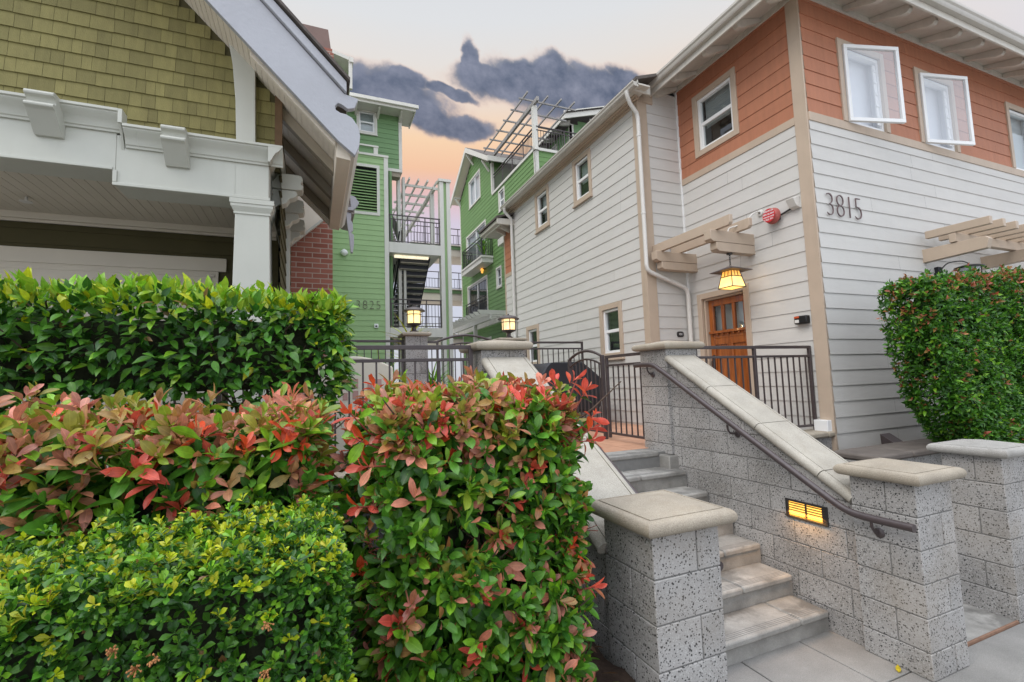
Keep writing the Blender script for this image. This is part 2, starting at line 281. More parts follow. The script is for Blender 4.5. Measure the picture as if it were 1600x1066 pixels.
# ---------------------------------------------------------------- mesh helpers
class MB:
    def __init__(s): s.v = []; s.f = []
    def add(s, vs, fs):
        o = len(s.v); s.v += [tuple(map(float, p)) for p in vs]; s.f += [tuple(i+o for i in f) for f in fs]; return s
    def box(s, x0, x1, y0, y1, z0, z1):
        return s.add([(x0,y0,z0),(x1,y0,z0),(x1,y1,z0),(x0,y1,z0),(x0,y0,z1),(x1,y0,z1),(x1,y1,z1),(x0,y1,z1)],
                     [(0,3,2,1),(4,5,6,7),(0,1,5,4),(1,2,6,5),(2,3,7,6),(3,0,4,7)])
    def prism(s, poly, vec):
        n = len(poly); a = [Vector(p) for p in poly]; b = [p+Vector(vec) for p in a]
        return s.add(a+b, [tuple(range(n))[::-1], tuple(range(n, 2*n))]+[(i, (i+1) % n, n+(i+1) % n, n+i) for i in range(n)])
    def sweep(s, prof, p0, p1, A, B):
        p0, p1, A, B = Vector(p0), Vector(p1), Vector(A), Vector(B)
        return s.prism([p0+A*a+B*b for a, b in prof], p1-p0)
    def bar(s, p0, p1, w, h, up=(0,0,1)):
        p0, p1 = Vector(p0), Vector(p1); d = (p1-p0).normalized(); up = Vector(up)
        if abs(d.dot(up)) > .98: up = Vector((0,1,0))
        a = d.cross(up).normalized(); b = a.cross(d).normalized()
        return s.sweep([(-w/2,-h/2),(w/2,-h/2),(w/2,h/2),(-w/2,h/2)], p0, p1, a, b)
    def tube(s, pts, r, n=10, cap=True):
        pts = [Vector(p) for p in pts]; k = len(pts); rs = r if isinstance(r, (list, tuple)) else [r]*k
        o = len(s.v); prev = None
        for i, p in enumerate(pts):
            d = (pts[min(i+1, k-1)]-pts[max(i-1, 0)]).normalized()
            if prev is None: a = d.cross(Vector((0,0,1)) if abs(d.z) < .95 else Vector((1,0,0))).normalized()
            else: a = (prev-d*prev.dot(d)).normalized()
            prev = a; b = d.cross(a)
            for j in range(n):
                t = 2*math.pi*j/n; s.v.append(tuple(p+(a*math.cos(t)+b*math.sin(t))*rs[i]))
        for i in range(k-1):
            for j in range(n): s.f.append((o+i*n+j, o+i*n+(j+1) % n, o+(i+1)*n+(j+1) % n, o+(i+1)*n+j))
        if cap: s.f.append(tuple(o+j for j in range(n))[::-1]); s.f.append(tuple(o+(k-1)*n+j for j in range(n)))
        return s
    def lathe(s, cx, cy, prof, n=24):
        o = len(s.v); k = len(prof)
        for r_, z in prof:
            for j in range(n): t = 2*math.pi*j/n; s.v.append((cx+r_*math.cos(t), cy+r_*math.sin(t), z))
        for i in range(k-1):
            for j in range(n): s.f.append((o+i*n+j, o+i*n+(j+1) % n, o+(i+1)*n+(j+1) % n, o+(i+1)*n+j))
        s.f.append(tuple(o+j for j in range(n))[::-1]); s.f.append(tuple(o+(k-1)*n+j for j in range(n))); return s
    def rings(s, cx, cy, prof, n=None):   # rectangular rings: (half x, half y, z)
        o = len(s.v); k = len(prof)
        for hx, hy, z in prof: s.v += [(cx-hx,cy-hy,z),(cx+hx,cy-hy,z),(cx+hx,cy+hy,z),(cx-hx,cy+hy,z)]
        for i in range(k-1):
            for j in range(4): s.f.append((o+i*4+j, o+i*4+(j+1) % 4, o+(i+1)*4+(j+1) % 4, o+(i+1)*4+j))
        s.f.append((o+3,o+2,o+1,o)); e = o+(k-1)*4; s.f.append((e,e+1,e+2,e+3)); return s
    def build_each(s, name, mat, parent=None, bevel=0.0, smooth=30):
        # every separate piece becomes an object of its own
        par = list(range(len(s.v)))
        def find(i):
            while par[i] != i: par[i] = par[par[i]]; i = par[i]
            return i
        for f in s.f:
            a = find(f[0])
            for q in f[1:]: par[find(q)] = a
        grp = {}
        for f in s.f: grp.setdefault(find(f[0]), []).append(f)
        outl = []
        for fs in grp.values():
            ids = sorted({i for f in fs for i in f}); mp_ = {i: k for k, i in enumerate(ids)}; b = MB(); b.v = [s.v[i] for i in ids]; b.f = [tuple(mp_[i] for i in f) for f in fs]
            outl.append(b.build(name, mat, parent, bevel, smooth))
        return outl
    def build(s, name, mat, parent=None, bevel=0.0, smooth=30, orient=None):
        me = bpy.data.meshes.new(name)
        off = Vector((0,0,0))
        if parent is not None:
            p = parent
            while p is not None: off += Vector(p.location); p = p.parent
        me.from_pydata([(x-off.x, y-off.y, z-off.z) for x, y, z in s.v], [], s.f); me.update()
        bm = bmesh.new(); bm.from_mesh(me); bmesh.ops.recalc_face_normals(bm, faces=bm.faces); 
        if orient is not None:
            bm.normal_update()
            for f_ in bm.faces:
                if f_.normal.dot(Vector(orient)) < 0: f_.normal_flip()
        bm.to_mesh(me); bm.free()
        if smooth:
            me.shade_smooth(); me.set_sharp_from_angle(angle=R(smooth))
        me.materials.append(mat)
        o = bpy.data.objects.new(name, me); COL.objects.link(o)
        if parent is not None: o.parent = parent
        if bevel:
            b = o.modifiers.new('bevel', 'BEVEL'); b.width = bevel; b.segments = 2; b.limit_method = 'ANGLE'; b.angle_limit = R(40); b.harden_normals = False
        return o
def tag(o, label=None, cat=None, group=None, kind=None):
    if label: o['label'] = label
    if cat: o['category'] = cat
    if group: o['group'] = group
    if kind: o['kind'] = kind
    return o
def thing(name, loc, label, cat, group=None):
    o = bpy.data.objects.new(name, None); o.empty_display_size = .2; COL.objects.link(o); o.location = loc
    return tag(o, label, cat, group)
class Fr:     # wall frame: u along the wall, n outward
    def __init__(s, O, U, Nn): s.O, s.U, s.N = Vector(O), Vector(U).normalized(), Vector(Nn).normalized()
    def p(s, u, n, z): q = s.O+s.U*u+s.N*n; return (q.x, q.y, q.z+z)
    def box(s, mb, u0, u1, n0, n1, z0, z1):
        return mb.prism([s.p(u0,n0,z0), s.p(u1,n0,z0), s.p(u1,n0,z1), s.p(u0,n0,z1)], s.N*(n1-n0))
def siding(fr, u0, u1, z0, z1, ex=.19, holes=(), t=.013, lap=.003, topf=None, joints=0, mb=None):
    """lap boards: sloped fronts with a drip edge, cut round the openings; topf(u) limits the height"""
    mb = mb or MB(); k = 0; z = z0
    while z < z1-1e-4:
        zt = min(z+ex, z1); cuts = sorted({z, zt}|{h for o in holes for h in (o[2], o[3]) if z < h < zt})
        for a, b in zip(cuts[:-1], cuts[1:]):
            segs = [(u0, u1)]
            for o in holes:
                if o[2] < b-1e-5 and o[3] > a+1e-5:
                    segs = [q for s_ in segs for q in ((s_[0], min(s_[1], o[0])), (max(s_[0], o[1]), s_[1])) if q[1]-q[0] > .004]
            na = lap+(t-lap)*(1-(a-z)/ex); nb = lap+(t-lap)*(1-(b-z)/ex)
            for (p, q) in segs:
                if topf:
                    # clip by a descending line: topf(z) gives the allowed u range
                    lo, hi = topf((a+b)/2); p, q = max(p, lo), min(q, hi)
                    if q-p < .01: continue
                xs = [p, q]
                if joints:
                    j = p+random.uniform(.3, 1)*joints
                    while j < q-.3: xs.insert(-1, j); j += joints*random.uniform(.7, 1.2)
                for c, d in zip(xs[:-1], xs[1:]):
                    g = .0012 if joints else 0
                    mb.add([fr.p(c+g,na,a), fr.p(d-g,na,a), fr.p(d-g,nb,b), fr.p(c+g,nb,b), fr.p(c+g,-.01,a), fr.p(d-g,-.01,a)], [(0,1,2,3), (4,5,1,0)])
        z = zt; k += 1
    return mb
def pane(fr, u0, u1, n, z0, z1): return MB().add([fr.p(u0,n,z0), fr.p(u1,n,z0), fr.p(u1,n,z1), fr.p(u0,n,z1)], [(0,1,2,3)])
def window(house, fr, u0, u1, z0, z1, casing=.09, trim=taupe, style='hung', back='dark', sill=True, proud=.03, cb=None, label=None, depth=.07):
    """u0..z1 is the clear opening; casing stands round it"""
    m = MB(); cbm = casing if cb is None else cb
    fr.box(m, u0-casing, u0, -.02, proud, z0-cbm, z1+casing); fr.box(m, u1, u1+casing, -.02, proud, z0-cbm, z1+casing)
    fr.box(m, u0, u1, -.02, proud-.001, z1, z1+casing)
    if cbm: fr.box(m, u0, u1, -.02, proud-.001, z0-cbm, z0)
    if sill: fr.box(m, u0-casing-.015, u1+casing+.015, -.02, proud+.03, z0-cbm-.035, z0-cbm)
    wn = m.build('window', trim, house, bevel=.004)
    s = MB(); f = .045; n0, n1 = -depth, -.005
    fr.box(s, u0, u0+f, n0, n1, z0, z1); fr.box(s, u1-f, u1, n0, n1, z0, z1); fr.box(s, u0+f, u1-f, n0, n1-.001, z0, z0+f); fr.box(s, u0+f, u1-f, n0, n1-.001, z1-f, z1)
    zm = (z0+z1)/2
    if style == 'hung':
        fr.box(s, u0+f, u1-f, n0, n1-.012, zm-.028, zm+.028)
        fr.box(s, u0+f, u0+f+.022, n0, n1-.018, z0+f, zm-.028); fr.box(s, u1-f-.022, u1-f, n0, n1-.018, z0+f, zm-.028)
    elif style == 'slider':
        um = (u0+u1)/2; fr.box(s, um-.04, um+.04, n0, n1-.002, z0+f, z1-f)
    s.build('sash', vinyl, wn, bevel=.003)
    if style != 'open':
        pane(fr, u0+f, u1-f, n0+.02, z0+f, z1-f).build('pane', glass, wn, smooth=0, orient=fr.N)
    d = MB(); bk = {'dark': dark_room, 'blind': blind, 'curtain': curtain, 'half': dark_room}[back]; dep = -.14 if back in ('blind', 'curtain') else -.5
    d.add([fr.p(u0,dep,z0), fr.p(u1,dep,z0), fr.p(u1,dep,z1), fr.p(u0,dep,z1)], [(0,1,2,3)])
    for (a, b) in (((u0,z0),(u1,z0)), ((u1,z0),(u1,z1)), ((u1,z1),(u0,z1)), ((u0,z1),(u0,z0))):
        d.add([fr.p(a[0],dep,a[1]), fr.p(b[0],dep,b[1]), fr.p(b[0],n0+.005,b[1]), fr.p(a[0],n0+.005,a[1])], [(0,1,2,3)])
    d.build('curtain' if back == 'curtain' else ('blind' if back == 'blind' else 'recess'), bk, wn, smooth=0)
    if back == 'half':
        h = MB(); zz = z0+(z1-z0)*.45; k = 0
        while zz < z1-.03:
            fr.box(h, u0+f, u1-f, -.135, -.128, zz, zz+.028); zz += .034
        h.build('blind', blind, wn, smooth=0)
    return wn
def text_mesh(name, txt, size, mat, origin, U, Nn, parent=None, extrude=.008, sx=1.0, up=(0,0,1), align='CENTER', bold=0.0):
    cu_ = bpy.data.curves.new(name, 'FONT'); cu_.body = txt; cu_.size = size; cu_.extrude = extrude; cu_.align_x = align; cu_.align_y = 'CENTER'; cu_.offset = bold
    o = bpy.data.objects.new(name+'_curve', cu_); COL.objects.link(o)
    dg = bpy.context.evaluated_depsgraph_get(); me = bpy.data.meshes.new_from_object(o.evaluated_get(dg))
    bpy.data.objects.remove(o); U, Nn, up = Vector(U).normalized(), Vector(Nn).normalized(), Vector(up)
    off = Vector((0,0,0)); p = parent
    while p is not None: off += Vector(p.location); p = p.parent
    O = Vector(origin)-off
    for v in me.vertices: c = v.co.copy(); v.co = O+U*(c.x*sx)+up*c.y+Nn*c.z
    me.materials.clear(); me.materials.append(mat); me.name = name
    ob = bpy.data.objects.new(name, me); COL.objects.link(ob)
    if parent is not None: ob.parent = parent
    return ob
def clip_poly(poly, f):     # keep points where f(p) <= 0
    out_ = []
    for i, p in enumerate(poly):
        q = poly[(i+1) % len(poly)]; a, b = f(p), f(q)
        if a <= 0: out_.append(p)
        if (a < 0 < b) or (b < 0 < a):
            t = a/(a-b); out_.append((p[0]+(q[0]-p[0])*t, p[1]+(q[1]-p[1])*t))
    return out_
def area2(p): return abs(sum(p[i][0]*p[(i+1) % len(p)][1]-p[(i+1) % len(p)][0]*p[i][1] for i in range(len(p))))/2
# ---------------------------------------------------------------- ground, paving, terrace
def struct(o): o['kind'] = 'structure'; return o
m = MB(); m.add([(-400,-400,-1.99),(400,-400,-1.99),(400,600,-1.99),(-400,600,-1.99)], [(0,1,2,3)]); struct(m.build('ground', bounce_ground, smooth=0))
m = MB(); g = .004
for (x0,x1,y0,y1) in [(-7,-2.2,-4,.7),(-2.2,1.0,-4,.7),(1.0,2.6,-4,2.5),(2.6,3.156,-4,2.5),(3.156,4.9,-4,1.945),(4.9,6.6,-4,1.945),(6.6,9,-4,1.945),(9,14,-4,1.945),(3.156,3.5,1.945,2.5)]:
    m.box(x0+g, x1-g, y0+g, y1-g, -2.05, GR)
struct(m.build('pavement', concrete, bevel=.006))
m = MB(); m.box(3.7, 5.0, 1.962, 4.0, -2.05, GR+.012); struct(m.build('landing_slab', step_conc, bevel=.006))
m = MB(); m.box(3.82, 4.80, 1.943, 1.958, -2.0, GR+.016); struct(m.build('landing_edge', M('rusty_edge', (.23,.13,.085), .8, .2, 20), bevel=.003))
# terrace and the higher yard behind it
m = MB(); m.box(1.39, 14, 4.09, 7.62, -2.0, TE-.006); m.box(-14, 1.39, 4.09, 7.62, -2.0, TE-.006); struct(m.build('terrace', mortar))
m = MB(); x = 1.42
while x < 4.9:
    y = 4.36
    while y < 7.55:
        m.box(x+.003, x+.297, y+.003, y+.297, TE-.02, TE); y += .3
    x += .3
struct(m.build('terrace_paving', tile, bevel=.003))
m = MB(); m.box(-60, 60, 7.62, 120, -2.0, -.40); struct(m.build('yard', concrete))
# planting soil, sloping down to the pier
m = MB(); nx, ny = 40, 24; vs_ = []; fs_ = []
for j in range(ny+1):
    for i in range(nx+1):
        x = -5+6.42*i/nx; y = .72+2.05*j/ny; s = min(1, max(0, (x-.2)/1.0)); s = s*s*(3-2*s)
        z = -1.30-.14*s-.25*max(0, 1.3-y)+.015*math.sin(x*9+y*5)+.02*math.sin(x*23)*math.sin(y*19)
        vs_.append((x, y, z))
for j in range(ny):
    for i in range(nx): a = j*(nx+1)+i; fs_.append((a, a+1, a+nx+2, a+nx+1))
m.add(vs_, fs_); struct(m.build('planting_soil', soil))
m = MB(); m.box(-5, 1.3, .62, .72, -2.0, -1.42); tag(m.build('planter_curb', concrete, bevel=.01), 'low concrete curb along the front of the planting bed', 'curb')
m = MB(); m.box(-8, 1.36, 3.06, 4.08, -2.0, -.53); struct(m.build('planter_soil', soil))
m = MB(); m.box(3.86, 14, 3.30, 4.08, -2.0, -1.06); struct(m.build('bed_soil', soil))
m = MB(); m.box(5.14, 14, 2.2, 3.0, -2.0, -1.30); struct(m.build('hedge_soil', soil))

cast_pale = M('pale_coping', (.37,.342,.29), .75, .16, 4, .35, 150, speck=.2, streak=.4, streak_col=(.26,.22,.165))
# ---------------------------------------------------------------- block piers and walls
def cap_rings(cx, cy, hx, hy, z0, th=.075, rise=.034):
    pr = []; r = th/2
    for i in range(9):
        a = -math.pi/2+math.pi*i/8; pr.append((hx-r+r*math.cos(a), hy-r+r*math.sin(a)*0+r*math.cos(a), z0+r+r*math.sin(a)))
    pr += [(hx-r-.003, hy-r-.003, z0+th), (hx-r-.005, hy-r-.005, z0+th-.008), (hx-r-.012, hy-r-.012, z0+th-.008), (hx-r-.014, hy-r-.014, z0+th+.001)]
    pr.append((.006, .006, z0+th+rise)); pr.insert(0, (hx-r-.02, hy-r-.02, z0))
    return MB().rings(cx, cy, pr)
def pier(x0, x1, y0, y1, z0, z1, label, mat=cast_stone, capo=.065, top=None, flip=0, th=.075):
    t = thing('block_pillar', ((x0+x1)/2, (y0+y1)/2, z0), label, 'pillar')
    b = MB(); z = z1; k = flip; j = .0035
    while z > z0+.02:
        a = max(z-.2, z0); r0, r1 = a+j, z-j
        xm, ym = (x0+x1)/2, (y0+y1)/2
        if k % 2 == 0: b.box(x0, xm+.06-j, y0, y1, r0, r1); b.box(xm+.06+j, x1, y0, y1, r0, r1)
        else: b.box(x0, x1, y0, ym-.02-j, r0, r1); b.box(x0, x1, ym-.02+j, y1, r0, r1)
        z = a; k += 1
    s = b.build('shaft', block, t, bevel=.004)
    MB().box(x0+.006, x1-.006, y0+.006, y1-.006, z0, z1).build('mortar_joint', mortar, s)
    cx, cy = (x0+x1)/2, (y0+y1)/2
    cap_rings(cx, cy, (x1-x0)/2+capo, (y1-y0)/2+capo, z1, th).build('cap', mat, t, smooth=40)
    if top:
        cap_rings(cx+top[3], cy, top[0], top[1], z1+th+.012, top[2], .01).build('cap_tier', mat, t, smooth=40)
    return t
P1 = pier(1.425, 1.825, 1.82, 2.21, GR, -.725, 'grey block pillar with a tan stone cap beside the red tipped shrub, left of the bottom step', flip=0)
P2 = pier(3.44, 3.83, 1.82, 2.21, GR, -.728, 'grey block pillar at the bottom of the stairs that the handrail end is bracketed to', flip=1)
P6 = pier(4.77, 5.16, 1.935, 2.31, GR, -.70, 'grey block pillar with a grey cap in front of the trimmed hedge by the house number', mat=cast_grey, flip=1, th=.07)
P4 = pier(3.44, 3.86, 3.99, 4.42, TE-.03, .285, 'grey block pillar at the top of the stairs between the gate and the wood door railing', flip=1)
P3 = pier(1.38, 1.80, 3.99, 4.41, TE-.03, .285, 'wide capped block pillar behind the red tipped shrub at the end of the front railing', flip=0)
P5 = pier(1.345, 1.70, 7.52, 7.88, -.42, .765, 'slim grey gate pillar carrying the lit lamp in front of the stair tower', capo=.055, th=.06)
P7 = pier(2.93, 3.42, 7.50, 7.90, -.42, .62, 'grey gate pillar carrying the lit lamp nearest the white house wall', capo=.07, top=(.27,.22,.05,0.0), th=.06)

SL = .605
def topline(y): return .2+SL*(y-3.955)
def stair_wall(x0, x1, y0, y1, label, xo0, xo1):
    t = thing('stair_wall', ((x0+x1)/2, (y0+y1)/2, GR), label, 'wall')
    b = MB(); core = MB(); k = 0; z = -.728-.2*6; j = .0035
    f = lambda p: p[1]-(topline(p[0])-.075)
    while z < .3:
        y = y0-(.2 if k % 2 else 0)-.11
        while y < y1:
            a, c = max(y+j, y0), min(y+.4-j, y1)
            if c-a > .02:
                poly = clip_poly([(a, max(z+j, GR)), (c, max(z+j, GR)), (c, z+.2-j), (a, z+.2-j)], f)
                if len(poly) > 2 and area2(poly) > 4e-4:
                    b.prism([(x0, p[0], p[1]) for p in poly], (x1-x0, 0, 0))
            y += .4
        z += .2; k += 1
    s = b.build('blockwork', block, t, bevel=.003)
    core.prism([(x0+.006, y0+.002, GR), (x0+.006, y1-.002, GR), (x0+.006, y1-.002, topline(y1)-.085), (x0+.006, y0+.002, topline(y0)-.085)], (x1-x0-.012, 0, 0))
    core.build('mortar_joint', mortar, s)
    n = Vector((0, -SL, 1)).normalized(); d = Vector((0, 1, SL)).normalized(); th = .075; r = th/2
    prof = []
    for i in range(9):
        a = math.pi/2-math.pi*i/8; prof.append((xo1-r+r*math.cos(a), -r+r*math.sin(a)))
    for i in range(9):
        a = -math.pi/2-math.pi*i/8; prof.append((xo0+r+r*math.cos(a), -r+r*math.sin(a)))
    # shallow groove along both edges of the top
    prof += [(xo0+r+.012, 0), (xo0+r+.013, -.007), (xo0+r+.019, -.007), (xo0+r+.020, 0), (xo1-r-.020, 0), (xo1-r-.019, -.007), (xo1-r-.013, -.007), (xo1-r-.012, 0)]
    c = MB(); ys = [3.985, 3.437, 2.923, 2.41, 2.19]
    for a, e in zip(ys[:-1], ys[1:]):
        c.sweep(prof, (0, a-.003, topline(a-.003)), (0, e+.003, topline(e+.003)), (1,0,0), n)
    c.build('coping', cast_pale, t, smooth=40)
    return t
stair_wall(3.48, 3.81, 2.2, 4.0, 'stepped grey block wall with sloping stone coping on the right side of the stairs', 3.43, 3.85)
stair_wall(1.45, 1.77, 2.2, 4.0, 'block wall with pale sloping coping on the left side of the stairs behind the shrub', 1.38, 1.84)

def block_wall(name, x0, x1, y0, y1, z0, z1, label, capmat=None, cap=.07, along='x'):
    t = thing(name, ((x0+x1)/2, (y0+y1)/2, z0), label, 'wall'); b = MB(); z = z1; k = 0; j = .0035
    while z > z0+.01:
        a = max(z-.2, z0); lo, hi = (x0, x1) if along == 'x' else (y0, y1); u = lo-(.2 if k % 2 else 0)
        while u < hi:
            p, q = max(u+j, lo), min(u+.4-j, hi)
            if q-p > .02:
                if along == 'x': b.box(p, q, y0, y1, a+j, z-j)
                else: b.box(x0, x1, p, q, a+j, z-j)
            u += .4
        z = a; k += 1
    s = b.build('blockwork', block, t, bevel=.003); MB().box(x0+.006, x1-.006, y0+.006, y1-.006, z0, z1).build('mortar_joint', mortar, s)
    if capmat:
        c = MB(); lo, hi = (x0, x1) if along == 'x' else (y0, y1); u = lo
        while u < hi-.01:
            q = min(u+.6, hi)
            if along == 'x': c.box(u+.002, q-.002, y0-.05, y1+.05, z1, z1+cap)
            else: c.box(x0-.05, x1+.05, u+.002, q-.002, z1, z1+cap)
            u = q
        c.build('coping', capmat, t, bevel=.022)
    return t
block_wall('retaining_wall', -8, 1.44, 2.78, 3.05, GR, -.545, 'low block planter wall with pale coping glimpsed between the two red tipped plantings', cast_stone)
block_wall('retaining_wall', 3.87, 5.86, 3.88, 4.12, -1.9, -.80, 'short block wall with stone coping under the railing by the front door', cast_stone)
block_wall('retaining_wall', 4.80, 5.10, 2.32, 3.2, GR, -.93, 'plain block wall running back from the grey capped pillar', None, along='y')
block_wall('planter_wall', 5.12, 14, 3.05, 3.42, GR, -.93, 'low planter wall with dark weathered coping at the foot of the white house', M('dark_coping', (.135,.115,.10), .8, .2, 6, .3, 60))
MB().box(3.36, 3.90, 3.94, 4.46, -1.95, TE-.031).build('pillar_plinth', step_conc, None, bevel=.01); tag(bpy.data.objects['pillar_plinth'], 'concrete plinth under the pillar at the top right of the stairs', 'plinth')
# ---------------------------------------------------------------- stairs
st = thing('stair_flight', (2.6, 3.2, GR), 'concrete flight of steps rising between the two block walls', 'stairs')
jx = [3.16, 2.93, 3.05, 2.86, 3.1, 2.9, 2.7]
for k in range(7):
    y, z = 2.446+.272*k, -1.735+.1575*k; xr = 3.452 if k < 6 else 3.35
    b = MB().box(1.772, 3.478 if k < 6 else 3.438, y+.03, y+.40 if k < 6 else y+.1, GR-.05, z-.052)
    sp = b.build('step', step_conc, st)
    tr = MB(); yb = y+.305 if k < 6 else y+.28
    tr.box(1.86, jx[k]-.003, y, yb, z-.05, z); tr.box(jx[k]+.003, xr, y, yb, z-.05, z)
    to = tr.build('tread', step_conc, sp, bevel=.014)
    gm = MB()
    for q in range(4): gm.box(1.9, xr-.03, y+.030+.017*q, y+.034+.017*q, z, z+.0012)  # thin dark strips in place of shaded grooves along the nosing
    gm.build('groove_strip', mortar, sp)
# ---------------------------------------------------------------- handrails
def smooth_path(pts, n=8):
    pts = [Vector(p) for p in pts]; o = []
    for i in range(len(pts)-1):
        p0, p1, p2, p3 = pts[max(i-1,0)], pts[i], pts[i+1], pts[min(i+2, len(pts)-1)]
        for j in range(n):
            t = j/n; o.append(.5*((2*p1)+(p2-p0)*t+(2*p0-5*p1+4*p2-p3)*t*t+(3*p1-p0-3*p2+p3)*t**3))
    o.append(pts[-1]); return o
def handrail(x, wx, label, ys):
    t = thing('handrail', (x, 3.1, -1.2), label, 'handrail'); ye = 1.80 if x > 3 else 1.905
    pts = [(x,4.42,.125),(x,4.22,.127),(x,4.10,.112),(x,4.0,.062),(x,3.85,-.02),(x,3.14,-.428),(x,2.45,-.822),(x,2.31,-.90),(x,2.22,-.945),(x,2.14,-.966),(x,2.02,-.972),(x,ye,-.972)]
    MB().tube(smooth_path(pts, 5), .0245, 14).build('rail', bronze, t, smooth=60)
    for y, z, wxx in ys:
        b = MB(); sgn = 1 if wxx > x else -1
        b.tube([(x, y, z+.085), (x+sgn*.005, y, z+.045), (x+sgn*.03, y, z+.012), (wxx-sgn*.004, y, z)], .009, 8)
        rr = [(.001, 0), (.030, 0), (.033, .004), (.028, .012), (.015, .018), (.001, .02)]
        o = len(b.v); n = 16
        for q, (r_, d_) in enumerate(rr):
            for j in range(n): a = 2*math.pi*j/n; b.v.append((wxx-sgn*d_, y+r_*math.cos(a), z+r_*math.sin(a)))
        for q in range(len(rr)-1):
            for j in range(n): b.f.append((o+q*n+j, o+q*n+(j+1) % n, o+(q+1)*n+(j+1) % n, o+(q+1)*n+j))
        b.build('bracket', bronze, t, smooth=50)
    return t
handrail(3.36, 3.48, 'brown metal handrail running down the right stair wall past the lit step light', [(4.21,.017,3.44),(3.168,-.535,3.48),(2.045,-1.075,3.44)])
handrail(1.905, 1.77, 'brown metal handrail on the left stair wall, mostly hidden by the shrub and near pillar', [(4.21,.017,1.80),(3.168,-.535,1.77),(2.045,-1.075,1.825)])
# ---------------------------------------------------------------- recessed step light
t = thing('step_light', (3.48, 2.58, -1.07), 'lit amber louvred step light set in the stair wall', 'light')
fr = Fr((3.48, 2.745, -1.142), (0,-1,0), (-1,0,0)); Wd, Hh = .335, .142; f = .016
b = MB(); fr.box(b, 0, Wd, -.02, .012, 0, f); fr.box(b, 0, Wd, -.02, .012, Hh-f, Hh); fr.box(b, 0, f*1.6, -.02, .0115, f, Hh-f); fr.box(b, Wd-f*2.6, Wd, -.02, .0115, f, Hh-f); fr.box(b, Wd/2-.006, Wd/2+.006, -.02, .0115, f, Hh-f)
b.build('frame', iron, t, bevel=.002)
b = MB()
for k in range(6):
    z = f+.004+k*.0185; b.prism([fr.p(f, .010, z), fr.p(f, .012, z+.003), fr.p(f, -.012, z+.014), fr.p(f, -.014, z+.011)], fr.U*(Wd-2*f))
b.build('louvre', M('louvre_paint', (.20,.11,.04), .5, .1), t)
b = MB(); fr.box(b, f, Wd-f, .0005, .002, f, Hh-f); b.build('glow_panel', step_glow, t, smooth=0)
pl = bpy.data.lights.new('step_lamp', 'AREA'); pl.energy = 1.3; pl.color = (1,.5,.12); pl.shape = 'RECTANGLE'; pl.size = .28; pl.size_y = .06
lo = bpy.data.objects.new('step_lamp', pl); COL.objects.link(lo); lo.parent = t; lo.location = (-.03, 0, -.01)
lo.rotation_euler = Vector((-.55, 0, -1)).to_track_quat('-Z', 'Y').to_euler()

# ---------------------------------------------------------------- railings and gates
def railing(name, p0, p1, zt, zb, label, posts=(0,1), second=.115, sp=.108, pw=.035, pz=None, cat='railing', rail=.034, bar=.014, bars=True, mat=bronze, group=None):
    p0, p1 = Vector((*p0, 0)), Vector((*p1, 0)); d = p1-p0; Ln = d.length; u = d.normalized()
    t = thing(name, (p0.x, p0.y, zb), label, cat, group) if label else None
    at = lambda s, z: tuple(p0+u*s+Vector((0,0,z)))
    r = MB(); r.bar(at(0, zt-.018), at(Ln, zt-.018), rail, .036); r.bar(at(0, zt-second-.014), at(Ln, zt-second-.014), rail*.8, .028); r.bar(at(0, zb+.06), at(Ln, zb+.06), rail*.8, .028)
    b = MB(); s = sp*.6
    while s < Ln-sp*.3: b.bar(at(s, zb+.06), at(s, zt-second-.02), bar, bar, tuple(u)); s += sp
    q = MB()
    for f_ in posts: q.bar(at(f_*Ln, (zb if pz is None else pz)), at(f_*Ln, zt-.001), pw, pw, tuple(u))
    return t, r, b, q
def put_railing(*a, parent=None, **k):
    mat = k.get('mat', bronze); t, r, b, q = railing(*a, **k)
    if parent is not None:       # far off: one railing run is one part
        for o in (b, q): r.add(o.v, o.f)
        r.build('railing', mat, parent); return parent
    r.build_each('rail', mat, t, bevel=.003); b.build_each('baluster', mat, t); q.build_each('post', mat, t, bevel=.003); return t
put_railing('metal_railing', (-2.6, 4.1), (1.315, 4.1), .335, TE+.02, 'brown metal railing between the large hedge and the wide capped pillar', posts=(0,.5,1))
put_railing('metal_railing', (3.88, 4.05), (5.755, 4.05), .318, -.73, 'brown metal railing in front of the wood door', posts=(0.01,.49,1))
gt = put_railing('side_gate', (3.5, 4.44), (3.5, 5.18), .285, TE+.03, 'arched brown metal gate beside the top pillar, in front of the covered grill', posts=(1,), cat='gate')
b = MB(); a2 = MB(); 
def archz(y): u = (y-5.28)/.86; return .285+.105*math.sin(math.pi*min(1, max(0, u)))**.8
ys = [5.28+.86*i/16 for i in range(17)]
a2.tube([(3.5, y, archz(y)-.01) for y in ys], .019, 8); a2.tube([(3.5, y, archz(y)-.125) for y in ys], .014, 8); a2.bar((3.5, 5.28, -.70), (3.5, 6.14, -.70), .03, .03)
a2.build_each('arch_rail', bronze, gt, smooth=50)
k = 5.36
while k < 6.1: b.bar((3.5, k, -.70), (3.5, k, archz(k)-.13), .014, .014, (1,0,0)); k += .1
b.build_each('leaf_baluster', bronze, gt)
MB().bar((3.5,5.28,TE),(3.5,5.28,.30), .045,.045,(1,0,0)).bar((3.5,6.14,TE),(3.5,6.14,.29),.045,.045,(1,0,0)).build_each('gate_post', bronze, gt, bevel=.003)
